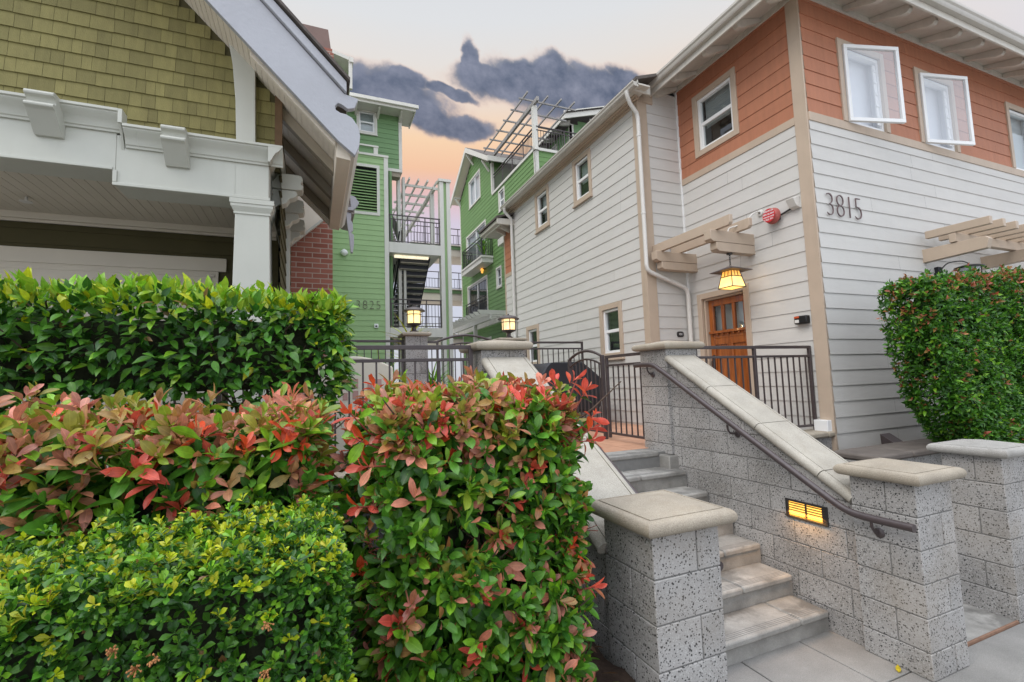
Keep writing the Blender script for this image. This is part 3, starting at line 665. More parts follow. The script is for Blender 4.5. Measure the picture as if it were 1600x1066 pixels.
# rear fence line with its arched gate
put_railing('metal_railing', (-3, 7.7), (1.33, 7.7), .715, -.38, 'dark railing behind the arched sign, left of the slim lamp pillar', posts=(0,1))
put_railing('metal_railing', (3.45, 7.7), (4.67, 7.7), .695, -.38, 'dark railing against the white house wall, above the covered grill', posts=(1,), second=.118)
gt = put_railing('yard_gate', (1.74, 7.7), (1.90, 7.7), .70, -.38, 'wide arched metal gate between the two lamp pillars', posts=(1,), cat='gate')
a2 = MB(); xs = [1.9+1.0*i/20 for i in range(21)]; az = lambda x: .69+.11*math.sin(math.pi*(x-1.9)/1.0)**.9 if 1.9 < x < 2.9 else .69
a2.tube([(x, 7.7, az(x)) for x in xs], .02, 8); a2.tube([(x, 7.7, az(x)-.13) for x in xs], .014, 8); a2.bar((1.9,7.7,-.32), (2.9,7.7,-.32), .03,.03); a2.build_each('arch_rail', bronze, gt, smooth=50)
b = MB(); x = 2.0
while x < 2.88: b.bar((x,7.7,-.32), (x,7.7,az(x)-.13), .014,.014,(1,0,0)); x += .1
b.build_each('leaf_baluster', bronze, gt)
# ---------------------------------------------------------------- lamps on the gate pillars
def post_lamp(x, y, z, r, h, label, glow, energy):
    t = thing('pillar_lamp', (x, y, z), label, 'lamp', 'lit lamps on the gate pillars')
    MB().lathe(x, y, [(r*.55, z), (r*.55, z+.015), (r*.28, z+.03), (r*.24, z+.08), (r*.45, z+.10), (r*.8, z+.115), (r*.95, z+.13), (r*.95, z+.14)], 20).build('base', bronze, t, smooth=40)
    zb = z+.14; zt = zb+h
    MB().lathe(x, y, [(r*.86, zb), (r*.88, zt)], 28).build('glass', glow, t, smooth=60)
    c = MB()
    for k in range(6):
        a = math.pi*2*k/6+.3; c.bar((x+r*.92*math.cos(a), y+r*.92*math.sin(a), zb), (x+r*.92*math.cos(a), y+r*.92*math.sin(a), zt), .012, .012)
    zz = zb+h*.72; n = 24
    c.tube([(x+r*.93*math.cos(2*math.pi*j/n), y+r*.93*math.sin(2*math.pi*j/n), zz) for j in range(n+1)], .007, 6, cap=False)
    c.build('cage', bronze, t)
    MB().lathe(x, y, [(r*.9, zt-.004), (r*1.42, zt), (r*1.42, zt+.012), (r*1.0, zt+.05), (r*.45, zt+.07), (r*.12, zt+.078), (r*.1, zt+.10), (.002, zt+.105)], 28).build('hat', bronze, t, smooth=35)
    p = bpy.data.lights.new('lamp_bulb', 'POINT'); p.energy = energy; p.color = (1,.66,.3); p.shadow_soft_size = r*1.05
    o = bpy.data.objects.new('lamp_bulb', p); COL.objects.link(o); o.parent = t; o.location = (0, 0, .14+h/2)
    return t
post_lamp(1.52, 7.7, .845, .128, .20, 'lit drum lantern on the slim pillar, in front of the stair tower railing', lamp_glow, 16)
post_lamp(3.19, 7.7, .755, .135, .19, 'lit drum lantern on the pillar nearest the white house', lamp_glow_soft, 16)

# ---------------------------------------------------------------- covered grill
t = thing('barbecue_grill', (3.95, 7.05, TE), 'barbecue grill under a fitted black cover behind the side gate', 'grill')
b = MB(); nU, prof = 10, [(-.62,-.50),(-.64,-.15),(-.60,.02),(-.50,.20),(-.40,.27),(.18,.27),(.36,.16),(.60,-.04),(.58,-.30),(.47,-.56)]
rows = []
for j, (dy, sc_) in enumerate([(-.33,.94),(-.30,1),(0,1.02),(.30,1),(.33,.94)]):
    rows.append([(3.88+px*sc_+.012*math.sin(9*i+j), 7.05+dy, pz*(1 if pz > 0 else 1)*sc_+.012*math.sin(5*i+2*j)) for i, (px, pz) in enumerate(prof)])
o_ = len(b.v)
for r_ in rows: b.v += r_
n_ = len(prof)
for j in range(4):
    for i in range(n_): b.f.append((j*n_+i, j*n_+(i+1) % n_, (j+1)*n_+(i+1) % n_, (j+1)*n_+i))
b.f.append(tuple(range(n_))); b.f.append(tuple(range(4*n_, 5*n_))[::-1])
b.build('cover', cover_black, t, smooth=40)
lg = MB()
for sx in (-.45, .38):
    for sy in (-.2, .2): lg.tube([(3.88+sx, 7.05+sy, TE), (3.88+sx, 7.05+sy, -.4)], .02, 8)
lg.build_each('leg', iron, t)
# arched sign behind the front railing
t = thing('arched_sign', (.42, 5.5, TE), 'cream arched panel with a pink tile pattern behind the front railing', 'sign')
p = [(-.02,5.5,TE)]+[(-.02+.86*i/18, 5.5, .13+.20*math.sin(math.pi*(.12+.76*i/18))) for i in range(19)]+[(.84,5.5,TE)]
MB().prism(p, (0,.12,0)).build('panel', sign_cream, t, bevel=.015)
b = MB()
for (x, z, w_, h_) in [(.40,-.02,.06,.10),(.40,-.14,.06,.09),(.47,-.14,.05,.04),(.56,-.06,.05,.09),(.62,-.02,.09,.09),(.68,-.13,.05,.10),(.56,-.16,.09,.05),(.22,-.05,.08,.12),(.30,-.15,.05,.08),(.1,-.1,.07,.12)]:
    b.box(x, x+w_, 5.494, 5.502, z, z+h_)
b.build('tile_pattern', sign_pink, t)
# ================================================================ white and red house on the right
H = thing('lap_sided_house', (5.8, 3.83, -1.05), 'two storey white and red lap sided house with taupe trim and open casement windows', 'house')
FrS = Fr((5.8,3.83,0), (1,0,0), (0,-1,0)); FrD = Fr((5.8,6.08,0), (0,-1,0), (-1,0,0))
FrR = Fr((4.96,6.08,0), (1,0,0), (0,-1,0)); FrL = Fr((4.96,11.6,0), (0,-1,0), (-1,0,0))
EX = .191; ZB = -.953
win_s = [(.77,1.60,3.29,4.37), (2.52,3.37,3.29,4.37), (5.14,5.97,3.29,4.37)]
win_d = (.46,1.15,3.61,4.47)          # u on the door wall
door_d = (.29,1.10,TE,1.205)
win_l = [(11.6-8.12,11.6-7.61,3.60,4.375), (11.6-9.93,11.6-9.39,3.60,4.375), (11.6-7.38,11.6-6.875,.44,1.235), (11.6-10.68,11.6-10.17,.44,1.235)]
siding(FrS, 0, 8, ZB-EX, 3.175, EX, joints=3.4).build('wall', white_siding, H, smooth=0)
siding(FrS, 0, 8, 3.29, 4.93, EX, holes=win_s, joints=2.9).build('wall', red_siding, H, smooth=0)
siding(FrD, 0, 2.08, ZB-EX, 3.20, EX, holes=[door_d], joints=3.0).build('wall', white_siding, H, smooth=0)
siding(FrD, 0, 2.08, 3.305, 4.93, EX, holes=[win_d], joints=3.0).build('wall', red_siding, H, smooth=0)
siding(FrR, .17, .84, ZB-EX, 4.80, EX).build('wall', white_siding, H, smooth=0)
siding(FrL, 0, 5.52, ZB-EX, 4.50, EX, holes=win_l, joints=3.2).build('wall', white_siding, H, smooth=0)
# sheathing behind the boards, cut at the openings only by depth
m = MB(); m.box(5.14, 14, 6.6, 12, -1.3, 4.95); m.box(6.5, 14, 4.5, 7, -1.3, 4.95); m.box(5.0, 14, 11.4, 12, -1.3, 4.2)
m.build('core', dark_room, H)
# foundation strip
m = MB(); FrS.box(m, 0, 8, -.1, .004, -1.3, ZB-.10); m.build('foundation', cast_grey, H)
# trim
m = MB()
FrD.box(m, 2.08, 2.253, -.03, .022, -1.05, 4.95)

FrD.box(m, 0, 2.08, -.02, .020, 3.20, 3.305)                          # belly band
FrS.box(m, .002, 8, -.02, .020, 3.175, 3.29)
FrR.box(m, -.022, .17, -.03, .022, -.82, 4.55)                        # corner board at the return
FrL.box(m, 5.40, 5.518, -.03, .020, -.82, 4.50)
FrL.box(m, 0, 5.54, -.03, .026, 4.50, 4.60)                           # frieze
FrR.box(m, -.026, .30, -.03, .03, 4.55, 4.74)
FrL.box(m, 0, .10, -.03, .018, -.4, 4.50)
m.build('trim_board', taupe, H, bevel=.004)
m = MB(); FrD.box(m, 0, .03, -.01, .03, TE, 4.9); m.build('inside_corner', vinyl, H)
m = MB(); m.box(5.70, 5.79, 3.86, 4.03, -.79, -.60); m.build('corner_block', vinyl, H, bevel=.004)
m = MB(); FrL.box(m, 0, 5.6, .026, .08, 4.555, 4.60); FrL.box(m, 0, 5.62, .07, .13, 4.58, 4.602); m.build('crown_moulding', taupe, H, bevel=.008)
# eaves: soffit, blocking, rafter tails, fascia
def eave(fr, u0, u1, us, ov=.58, zw=4.955, ze=4.775):
    s = MB(); s.prism([fr.p(u0,0,zw), fr.p(u0,ov,ze), fr.p(u0,ov,ze+.03), fr.p(u0,0,zw+.03)], fr.U*(u1-u0)); s.build('soffit', eave_paint, H, smooth=0)
    b = MB(); fr.box(b, max(u0, 0 if fr is FrS else u0), u1, -.02, .03, 4.865, 4.99); b.build('blocking', eave_paint, H)
    r = MB()
    for u in us:
        r.prism([fr.p(u-.04,.031,4.885), fr.p(u-.04,.40,4.705), fr.p(u-.04,.47,4.70), fr.p(u-.04,.50,4.735), fr.p(u-.04,.50,ze+.025), fr.p(u-.04,.031,zw-.012)], fr.U*.08)
    r.build_each('rafter_tail', eave_paint, H, bevel=.004)
    f = MB(); fr.box(f, u0-.02, u1, ov, ov+.025, 4.665, 4.845); f.build('fascia', eave_paint, H, bevel=.003)
    g = MB(); prof = [(ov+.026,4.755),(ov+.085,4.755),(ov+.10,4.775),(ov+.105,4.81),(ov+.125,4.83),(ov+.125,4.865),(ov+.117,4.865),(ov+.117,4.84),(ov+.026,4.84)]
    g.prism([fr.p(u0-.1,n,z) for n, z in prof], fr.U*(u1-u0+.1)); g.build('gutter', gutter_paint, H, bevel=.002)
eave(FrS, -.58, 8, [.30+.5975*k for k in range(0, 13)])
eave(FrD, -.02, 2.83, [.04, .485, 1.127, 1.69, 2.2])
# the lower wing's eave
s = MB(); FrL.box(s, 0, 5.86, .0, .26, 4.60, 4.625); s.build('soffit', eave_paint, H)
g = MB(); prof = [(.255,4.565),(.30,4.565),(.318,4.58),(.322,4.61),(.34,4.625),(.34,4.65),(.332,4.65),(.332,4.635),(.255,4.635)]
g.prism([FrL.p(.1,n,z) for n, z in prof], FrL.U*5.76); g.build('gutter', gutter_paint, H, bevel=.002)
f = MB(); FrL.box(f, .1, 5.86, .23, .254, 4.56, 4.68); FrR.box(f, -.255, .1, .20, .224, 4.56, 4.72); f.build('fascia', eave_paint, H, bevel=.003)
# roof planes
rf = MB(); k = .35; e = .02
def slab(pts): rf.prism(pts, (0,0,.05))
x0, y0 = 5.20, 3.235; zr = lambda d: 4.81+k*d
slab([(x0,y0,zr(0)), (x0,5.73,zr(0)), (x0+4,9.2,zr(4)), (x0+4,y0+4,zr(4))])
slab([(x0,y0,zr(0)+.002), (x0+4,y0+4,zr(4)+.002), (14,y0+4,zr(4)), (14,y0,zr(0))])
slab([(4.68,5.73,4.665), (4.68,11.62,4.665), (8.68,11.62,4.665+k*4), (8.68,5.73,4.665+k*4)])
slab([(8.6,11.6,6.03),(14,11.6,6.03),(14,7.2,6.2),(8.6,7.2,6.2)])
rf.build('roof', shingle_roof, H, smooth=0)
# second section farther down the lane
Fr2 = Fr((4.955,13.3,0), (0,-1,0), (-1,0,0)); FrR2 = Fr((4.955,11.62,0), (1,0,0), (0,-1,0))
siding(Fr2, 1.28, 1.69, 2.95, 4.2, EX).build('wall', red_siding, H, smooth=0); siding(Fr2, 1.28, 1.69, -.4, 2.85, EX).build('wall', white_siding, H, smooth=0)
m = MB(); Fr2.box(m, 1.28, 1.69, -.03, .018, 2.85, 2.95); Fr2.box(m, 1.22, 1.28, -.03, .02, -.4, 4.2); m.build('trim_board', taupe, H)
m = MB(); Fr2.box(m, .5, 1.95, -.1, .36, 4.20, 4.23); Fr2.box(m, .5, 1.95, .36, .385, 4.14, 4.30); Fr2.box(m, .5, 1.95, .386, .46, 4.2, 4.29); m.box(4.46,4.96,11.33,11.36,4.14,4.30); m.build('lower_eave', eave_paint, H, bevel=.003)
m = MB(); m.prism([(4.44,11.3,4.29),(5.6,11.3,4.62),(5.6,12.8,4.62),(4.44,12.8,4.29)], (0,0,.05)); m.build('lower_roof', shingle_roof, H)
m = MB()
for u in (1.35,1.65): m.prism([Fr2.p(u-.03,.02,4.03), Fr2.p(u-.03,.28,4.13), Fr2.p(u-.03,.28,4.2), Fr2.p(u-.03,.02,4.2)], Fr2.U*.06)
m.build_each('rafter_tail', eave_paint, H)
# windows
window(H, FrD, *win_d, casing=.088, sill=False, back='half')
for q in win_l[:2]: window(H, FrL, *q, casing=.085, back='half')
for q in win_l[2:]: window(H, FrL, *q, casing=.095, back='dark')
for i, q in enumerate(win_s):
    wn = window(H, FrS, *q, casing=.088, sill=False, back='curtain' if i != 1 else 'curtain', style='open' if i < 2 else 'fixed', cb=0)
    if i < 2:
        a = R(15.8 if i == 0 else 13.4); fr = Fr((5.8+q[0]+.01, 3.815, 0), (math.cos(a), -math.sin(a), 0), (-math.sin(a), -math.cos(a), 0)); W_ = q[1]-q[0]; f = .05
        s = MB(); fr.box(s, 0, W_, 0, .04, q[2], q[2]+f); fr.box(s, 0, W_, 0, .04, q[3]-f, q[3]); fr.box(s, 0, f, 0, .039, q[2]+f, q[3]-f); fr.box(s, W_-f, W_, 0, .039, q[2]+f, q[3]-f)
        so_ = s.build('casement', vinyl, wn, bevel=.004)
        pane(fr, f, W_-f, .018, q[2]+f, q[3]-f).build('casement_pane', glass_clear, wn, smooth=0, orient=fr.N)
        h = MB(); FrS.box(h, q[1]-.12, q[1]-.06, -.02, -.01, q[2]+.1, q[3]-.1)
        for zz in np.linspace(q[2]+.2, q[3]-.2, 5): FrS.box(h, q[1]-.115, q[1]-.07, -.01, .0, zz, zz+.03)
        h.build('window_hardware', vinyl, wn)
# front door
dw = thing('door', (5.8, 5.4, TE), None, None); dw.parent = H; dw.location = Vector((5.8,5.4,TE))-H.location
bpy.context.view_layer.update()
m = MB(); c = .088; a, b_, z0, z1 = door_d
FrD.box(m, a-c, a, -.02, .03, z0, z1+c); FrD.box(m, b_, b_+c, -.02, .03, z0, z1+c); FrD.box(m, a, b_, -.02, .029, z1, z1+c)
FrD.box(m, a-.001, a+.03, -.14, -.021, z0, z1); FrD.box(m, b_-.03, b_+.001, -.14, -.021, z0, z1); FrD.box(m, a+.03, b_-.03, -.14, -.021, z1-.03, z1)
m.build('door_casing', taupe, dw, bevel=.004)
m = MB(); n0, n1 = -.13, -.085; a2, b2 = a+.032, b_-.032; zt = z1-.032; W_ = b2-a2
FrD.box(m, a2, b2, n0, n0+.02, z0+.01, .64)
sw = .085; lw = (W_-2*sw-2*.05)/3
FrD.box(m, a2, a2+sw, n0, n1, z0+.01, zt); FrD.box(m, b2-sw, b2, n0, n1, z0+.01, zt)
FrD.box(m, a2+sw, b2-sw, n0, n1-.001, zt-.10, zt); FrD.box(m, a2+sw, b2-sw, n0, n1-.001, .56, .68); FrD.box(m, a2+sw, b2-sw, n0, n1-.001, z0+.01, z0+.24)
for k in (1, 2): FrD.box(m, a2+sw+k*lw+(k-1)*.05, a2+sw+k*lw+k*.05, n0, n1-.002, .68, zt-.10)
um = (a2+b2)/2; FrD.box(m, um-.05, um+.05, n0, n1-.002, z0+.24, .46); FrD.box(m, a2+sw, b2-sw, n0, n1-.003, .46, .56)
dl = m.build('door_leaf', door_wood, dw, bevel=.005)
m = MB(); FrD.box(m, a2+.02, b2-.02, n1, n1+.045, .635, .675)
for k in range(7): u = a2+.05+k*(W_-.12)/6; FrD.box(m, u, u+.022, n1, n1+.03, .605, .635)
m.build('door_shelf', door_wood, dw, bevel=.003)
for k in range(3): u = a2+sw+k*(lw+.05); pane(FrD, u, u+lw, n0+.018, .68, zt-.10).build('door_glass', glass, dw, smooth=0, orient=FrD.N)
m = MB(); FrD.box(m, a2, b2, n0-.12, n0-.11, .3, zt); m.build('door_backing', blind, dw)
m = MB(); u = a2+.05; FrD.box(m, u-.022, u+.022, n1, n1+.012, .02, .30); m.tube([FrD.p(u,n1+.01,.22), FrD.p(u,n1+.055,.20), FrD.p(u,n1+.06,.10), FrD.p(u,n1+.01,.06)], .009, 8); m.build('door_handle', iron, dw, bevel=.003)
m = MB(); FrD.box(m, a-.05, b_+.05, -.14, .12, TE-.03, TE+.015); m.build('threshold', cast_stone, dw, bevel=.005)
# trellis above the door
t = thing('door_trellis', (5.5, 5.35, 1.7), 'taupe timber bracket trellis fixed above the wood front door', 'trellis')
m = MB()
for y in (4.8, 5.9):
    for (xa, za, zb_) in ((4.97,1.805,1.965), (5.07,1.675,1.80)): m.prism([(xa,y-.06,za+.03),(xa+.05,y-.06,za),(5.80,y-.06,za),(5.80,y-.06,zb_),(xa,y-.06,zb_)], (0,.12,0))
m.build_each('bracket_beam', taupe, t, bevel=.005)
m = MB()
for x, ya in ((5.10,4.50),(5.48,4.52)): m.prism([(x-.03,ya+.03,1.967),(x-.03,6.05,1.967),(x-.03,6.05,2.105),(x-.03,ya,2.105),(x-.03,ya,2.0)], (.06,0,0))
m.build_each('rail', taupe, t, bevel=.005)
# trellis on the street face, right edge of the picture
t = thing('garage_trellis', (9.0, 3.4, 1.6), 'taupe timber trellis on the street face above the clipped hedge', 'trellis')
m = MB(); Y0 = 3.83
for x in (8.02, 9.55, 11.0): m.prism([(x-.05,3.83,1.47),(x-.05,3.83,1.66),(x-.05,3.13,1.66),(x-.05,3.10,1.62),(x-.05,3.13,1.50)], (.10,0,0))
m.build_each('bracket_beam', taupe, t, bevel=.006)
m = MB(); m.box(7.95, 12, 3.42, 3.50, 1.665, 1.79); m.build('rail', taupe, t, bevel=.006)
m = MB()
for k in range(8): x = 7.98+.33*k; m.box(x-.035, x+.035, 3.06, 3.76, 1.795, 1.90)
m.build_each('slat', taupe, t, bevel=.006)
# downpipes
def downpipe(pts, label):
    pass
t = thing('downspout', (4.9, 6.0, TE), 'white downspout that crosses diagonally under the door trellis', 'downspout')
MB().tube([(4.64,5.93,4.58),(4.65,5.93,4.50),(4.72,5.96,4.40),(4.87,6.0,4.30),(4.895,6.0,4.2),(4.895,6.0,1.78),(4.90,5.99,1.70),(4.96,5.99,1.65),(5.60,5.99,1.45),(5.68,5.99,1.40),(5.70,5.99,1.30),(5.70,5.99,TE)], .034, 12).build('pipe', pipe_paint, t, smooth=50)
m = MB()
for z in (3.9, 2.6): m.lathe(4.895, 6.0, [(.040,z),(.040,z+.03)], 12)
m.build_each('strap', pipe_paint, t)
t = thing('downspout', (4.88, 11.35, -.4), 'white downspout at the far end of the long white wall, behind the lit pillar lantern', 'downspout')
MB().tube([(4.64,11.25,4.56),(4.66,11.28,4.46),(4.86,11.32,4.30),(4.88,11.35,4.2),(4.88,11.35,-.4)], .04, 12).build('pipe', pipe_paint, t, smooth=50)
m = MB(); m.lathe(4.88, 11.35, [(.047,2.2),(.047,2.24)], 12); m.build_each('strap', pipe_paint, t)
# house number
t = thing('house_number', (6.3, 3.80, 2.08), 'metal numerals 3815 on the white street face beside the corner', 'house number')
for i, ch in enumerate('3815'):
    text_mesh('numeral', ch, .45, number_metal, (6.03+.195*i-(.015 if ch == '1' else 0)-(0 if i < 3 else .03), 3.80, 2.075), (1,0,0), (0,-1,0), t, extrude=.006, sx=.86, bold=-.014)
# fire bell
t = thing('fire_bell', (5.8, 4.37, 2.10), 'red round fire alarm bell on the white wall above the door', 'alarm')
b = MB(); pr = [(.001,.10),(.055,.098),(.085,.085),(.105,.05),(.11,.02),(.08,.015),(.07,.0)]; n = 28; o_ = len(b.v)
for r_, d_ in pr:
    for j in range(n): a = 2*math.pi*j/n; b.v.append((5.75-d_, 4.37+r_*math.cos(a), 2.10+r_*math.sin(a)))
for q in range(len(pr)-1):
    for j in range(n): b.f.append((o_+q*n+j, o_+q*n+(j+1) % n, o_+(q+1)*n+(j+1) % n, o_+(q+1)*n+j))
b.build('bell', alarm_bell, t, smooth=50)
b = MB(); o_ = 0
for j in range(n): a = 2*math.pi*j/n; b.v.append((5.648, 4.37+.092*math.cos(a), 2.10+.092*math.sin(a)))
for j in range(n): a = 2*math.pi*j/n; b.v.append((5.640, 4.37+.092*math.cos(a), 2.10+.092*math.sin(a)))
b.f = [tuple(range(n))[::-1], tuple(range(n, 2*n))]+[(j, (j+1) % n, n+(j+1) % n, n+j) for j in range(n)]
b.build('face_plate', alarm_red, t)
for tx, z, s_ in (('SPRINKLER', 2.158, .030), ('FIRE ALARM', 2.118, .031), ('WHEN BELL RINGS', 2.080, .019), ('CALL 911', 2.045, .034)):
    text_mesh('lettering', tx, s_, text_white, (5.639, 4.37, z), (0,-1,0), (-1,0,0), t, extrude=.0008, bold=.0006)
MB().box(5.75, 5.79, 4.31, 4.43, 2.04, 2.16).build('mount', iron, t)
t = thing('alarm_horn', (5.78, 4.06, 2.2), 'small white wedge shaped horn box beside the red fire bell', 'alarm')
m = MB(); m.prism([(5.79,4.02,2.10),(5.72,4.02,2.12),(5.66,4.02,2.22),(5.79,4.02,2.26)], (0,.11,0)); m.build('housing', pipe_paint, t, bevel=.004)
MB().tube([(5.77,4.12,2.13),(5.76,4.28,2.09)], .012, 8).build('conduit', iron, t)
# hanging lantern
t = thing('hanging_lantern', (5.36, 4.8, 1.67), 'lit amber square lantern hanging on a chain over the wood door', 'lantern')
def ring_frustum(cx, cy, a, za, b, zb): return [(cx-a,cy-a,za),(cx+a,cy-a,za),(cx+a,cy+a,za),(cx-a,cy+a,za),(cx-b,cy-b,zb),(cx+b,cy-b,zb),(cx+b,cy+b,zb),(cx-b,cy+b,zb)]
cx, cy = 5.36, 4.8; fcs = [(0,1,5,4),(1,2,6,5),(2,3,7,6),(3,0,4,7)]
MB().add(ring_frustum(cx,cy,.122,1.185,.090,1.335), fcs+[(0,3,2,1)]).build('glass', amber_hot, t, smooth=0)
MB().add(ring_frustum(cx,cy,.090,1.337,.074,1.425), fcs).build('upper_glass', amber, t, smooth=0)
m = MB(); 
for sx, sy in ((-1,-1),(1,-1),(1,1),(-1,1)): m.bar((cx+sx*.124,cy+sy*.124,1.18), (cx+sx*.075,cy+sy*.075,1.43), .011,.011)
for q, z in ((.124,1.185),(.092,1.336)):
    for (ax, ay, bx_, by) in ((-1,-1,1,-1),(1,-1,1,1),(1,1,-1,1),(-1,1,-1,-1)): m.bar((cx+ax*q,cy+ay*q,z), (cx+bx_*q,cy+by*q,z), .011,.011)
for q in (-.028,.028):
    for (ax, ay) in ((0,-1),(0,1),(1,0),(-1,0)):
        p0 = (cx+ax*.091+(q if ax == 0 else 0), cy+ay*.091+(q if ay == 0 else 0), 1.336); p1 = (cx+ax*.076+(q if ax == 0 else 0), cy+ay*.076+(q if ay == 0 else 0), 1.43); m.bar(p0, p1, .008,.008)
m.build('frame', iron, t)
MB().add(ring_frustum(cx,cy,.195,1.412,.195,1.418)+ring_frustum(cx,cy,.195,1.418,.03,1.485), fcs+[(0,3,2,1)]+[tuple(i+8 for i in f) for f in fcs]+[(12,13,14,15)]).build('hat', bronze, t, smooth=0)
m = MB(); z = 1.485; k = 0
while z < 1.655:
    pts = [(cx+(.011*math.cos(a) if k % 2 else 0), cy+(0 if k % 2 else .011*math.cos(a)), z+.018+.02*math.sin(a)) for a in np.linspace(0, 2*math.pi, 11)]
    m.tube(pts, .0035, 5, cap=False); z += .031; k += 1
m.lathe(cx, cy, [(.04,1.655),(.04,1.673)], 14); m.build('chain', iron, t)
p = bpy.data.lights.new('lantern_bulb', 'POINT'); p.energy = 8; p.color = (1,.62,.22); p.shadow_soft_size = .125
o = bpy.data.objects.new('lantern_bulb', p); COL.objects.link(o); o.parent = t; o.location = (0,0,-.36)
t = thing('conduit', (5.5, 4.7, 2.0), 'curved white conduit running from the trellis to the wall near the fire bell', 'conduit')
MB().tube(smooth_path([(5.36,4.8,1.97),(5.38,4.79,2.03),(5.45,4.72,2.05),(5.55,4.66,2.10),(5.64,4.62,2.20),(5.72,4.60,2.24),(5.79,4.60,2.23)], 5), .010, 8).build('pipe', pipe_paint, t, smooth=60)
b = MB(); n = 16; o_ = 0
for d_, r_ in ((.0,.05),(.02,.045),(.03,.02)):
    for j in range(n): a = 2*math.pi*j/n; b.v.append((5.788-d_, 4.60+r_*math.cos(a), 2.23+r_*math.sin(a)))
for q in range(2):
    for j in range(n): b.f.append((q*n+j, q*n+(j+1) % n, (q+1)*n+(j+1) % n, (q+1)*n+j))
b.build('flange', pipe_paint, t, smooth=50)
# alarm strobe, number plate, vent
t = thing('wall_alarm', (5.77, 4.1, .65), 'small black alarm unit with an orange lens on the white wall by the corner board', 'alarm')
MB().box(5.715, 5.79, 4.02, 4.19, .60, .705).build('housing', plastic_black, t, bevel=.012)
MB().box(5.706, 5.716, 4.115, 4.18, .675, .70).build('lens', orange_plastic, t, bevel=.003)
MB().box(5.708, 5.716, 4.12, 4.175, .615, .655).build('button', pipe_paint, t, bevel=.003)
t = thing('number_plate', (5.55, 6.06, .67), 'dark oval unit plate reading 101 beside the downspout', 'sign')
m = MB(); m.prism([(5.55+.068*math.copysign(abs(math.cos(a))**.6, math.cos(a)), 6.068, .669+.047*math.copysign(abs(math.sin(a))**.6, math.sin(a))) for a in np.linspace(0, 2*math.pi, 24, endpoint=False)], (0,-.014,0)); m.build('plate', iron, t, bevel=.002)
text_mesh('lettering', '101', .055, text_white, (5.55,6.0535,.669), (1,0,0), (0,-1,0), t, extrude=.001)
t = thing('vent_hood', (6.8, 3.8, -1.0), 'brown metal wedge shaped vent hood low on the white street face', 'vent')
m = MB(); m.prism([(6.62,3.83,-.82),(6.62,3.83,-1.03),(6.62,3.50,-1.03)], (.20,0,0)); m.build('hood', bronze, t, bevel=.003)
t = thing('wall_lantern', (8.3, 3.8, 1.3), 'black arm wall lantern with a white glass drum above the clipped hedge', 'lantern')
MB().box(8.22, 8.32, 3.77, 3.83, 1.0, 1.42).build('backplate', steel_blue, t, bevel=.006)
MB().tube(smooth_path([(8.28,3.77,1.38),(8.32,3.70,1.46),(8.40,3.60,1.47),(8.46,3.55,1.44),(8.48,3.54,1.41)], 5), .008, 8).build('arm', iron, t)
m = MB(); m.lathe(8.48, 3.54, [(.165,1.365),(.165,1.378),(.10,1.40),(.03,1.41),(.012,1.42)], 24); m.build('hat', iron, t, smooth=40)
m = MB(); m.lathe(8.48, 3.54, [(.105,1.15),(.115,1.365)], 24); gl_ = m.build('glass', lamp_grey, t, smooth=60)
m = MB(); 
for k in range(4): a = k*math.pi/2+.5; m.bar((8.48+.118*math.cos(a),3.54+.118*math.sin(a),1.15), (8.48+.120*math.cos(a),3.54+.120*math.sin(a),1.367), .012,.012)
m.tube([(8.48+.119*math.cos(a), 3.54+.119*math.sin(a), 1.31) for a in np.linspace(0, 2*math.pi, 21)], .005, 6, cap=False); m.build('cage', iron, t)
# ================================================================ shingled house on the left
S = thing('shingled_house', (-3, 4.95, TE), 'olive shingled craftsman house with a cream beam and tapered porch column', 'house')
def rake_z(x): return 3.2-1.02*(x+.837)
FrG = Fr((-6.4,4.95,0), (1,0,0), (0,-1,0)); APX = -3.3
def gable(z): h = (z-3.32)/1.02; return (max(0, (2*APX+.837)+h+6.4), min(6.11, -.837-h+6.4))
m = MB(); z = 2.144; ex = .1287; fr = FrG
while z < 5.9:
    u = .0 + random.uniform(0, .1)
    while u < 6.11:
        w_ = random.choice([.07,.09,.10,.115,.13,.15,.17]); lo, hi = gable(z+ex*.6); p, q = max(u, lo), min(u+w_, hi)
        if q-p > .012:
            d = random.uniform(-.0015, .0015); dz = random.uniform(0, .0035)
            m.add([fr.p(p+.0012,.016+d,z-dz), fr.p(q-.0012,.016+d,z-dz), fr.p(q-.0012,.004,z+ex), fr.p(p+.0012,.004,z+ex), fr.p(p+.0012,-.01,z-dz), fr.p(q-.0012,-.01,z-dz)], [(0,1,2,3),(4,5,1,0)])
        u += w_
    z += ex
m.build('gable_wall', olive, S, smooth=0)
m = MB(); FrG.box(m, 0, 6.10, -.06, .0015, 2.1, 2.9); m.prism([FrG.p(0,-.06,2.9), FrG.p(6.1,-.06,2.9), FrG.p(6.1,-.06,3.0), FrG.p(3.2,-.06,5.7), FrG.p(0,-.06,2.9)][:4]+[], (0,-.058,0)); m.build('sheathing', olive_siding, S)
# side wall
FrE = Fr((-.30,4.95,0), (0,1,0), (1,0,0))
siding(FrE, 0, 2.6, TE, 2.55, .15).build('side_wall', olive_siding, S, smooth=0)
m = MB(); m.box(-6.4, -.315, 6.5, 10, TE, 2.6); m.build('core', dark_room, S)
m = MB(); m.box(-.318,-.255,6.05,6.20,TE,1.9); m.build('corner_trim', off_white, S)
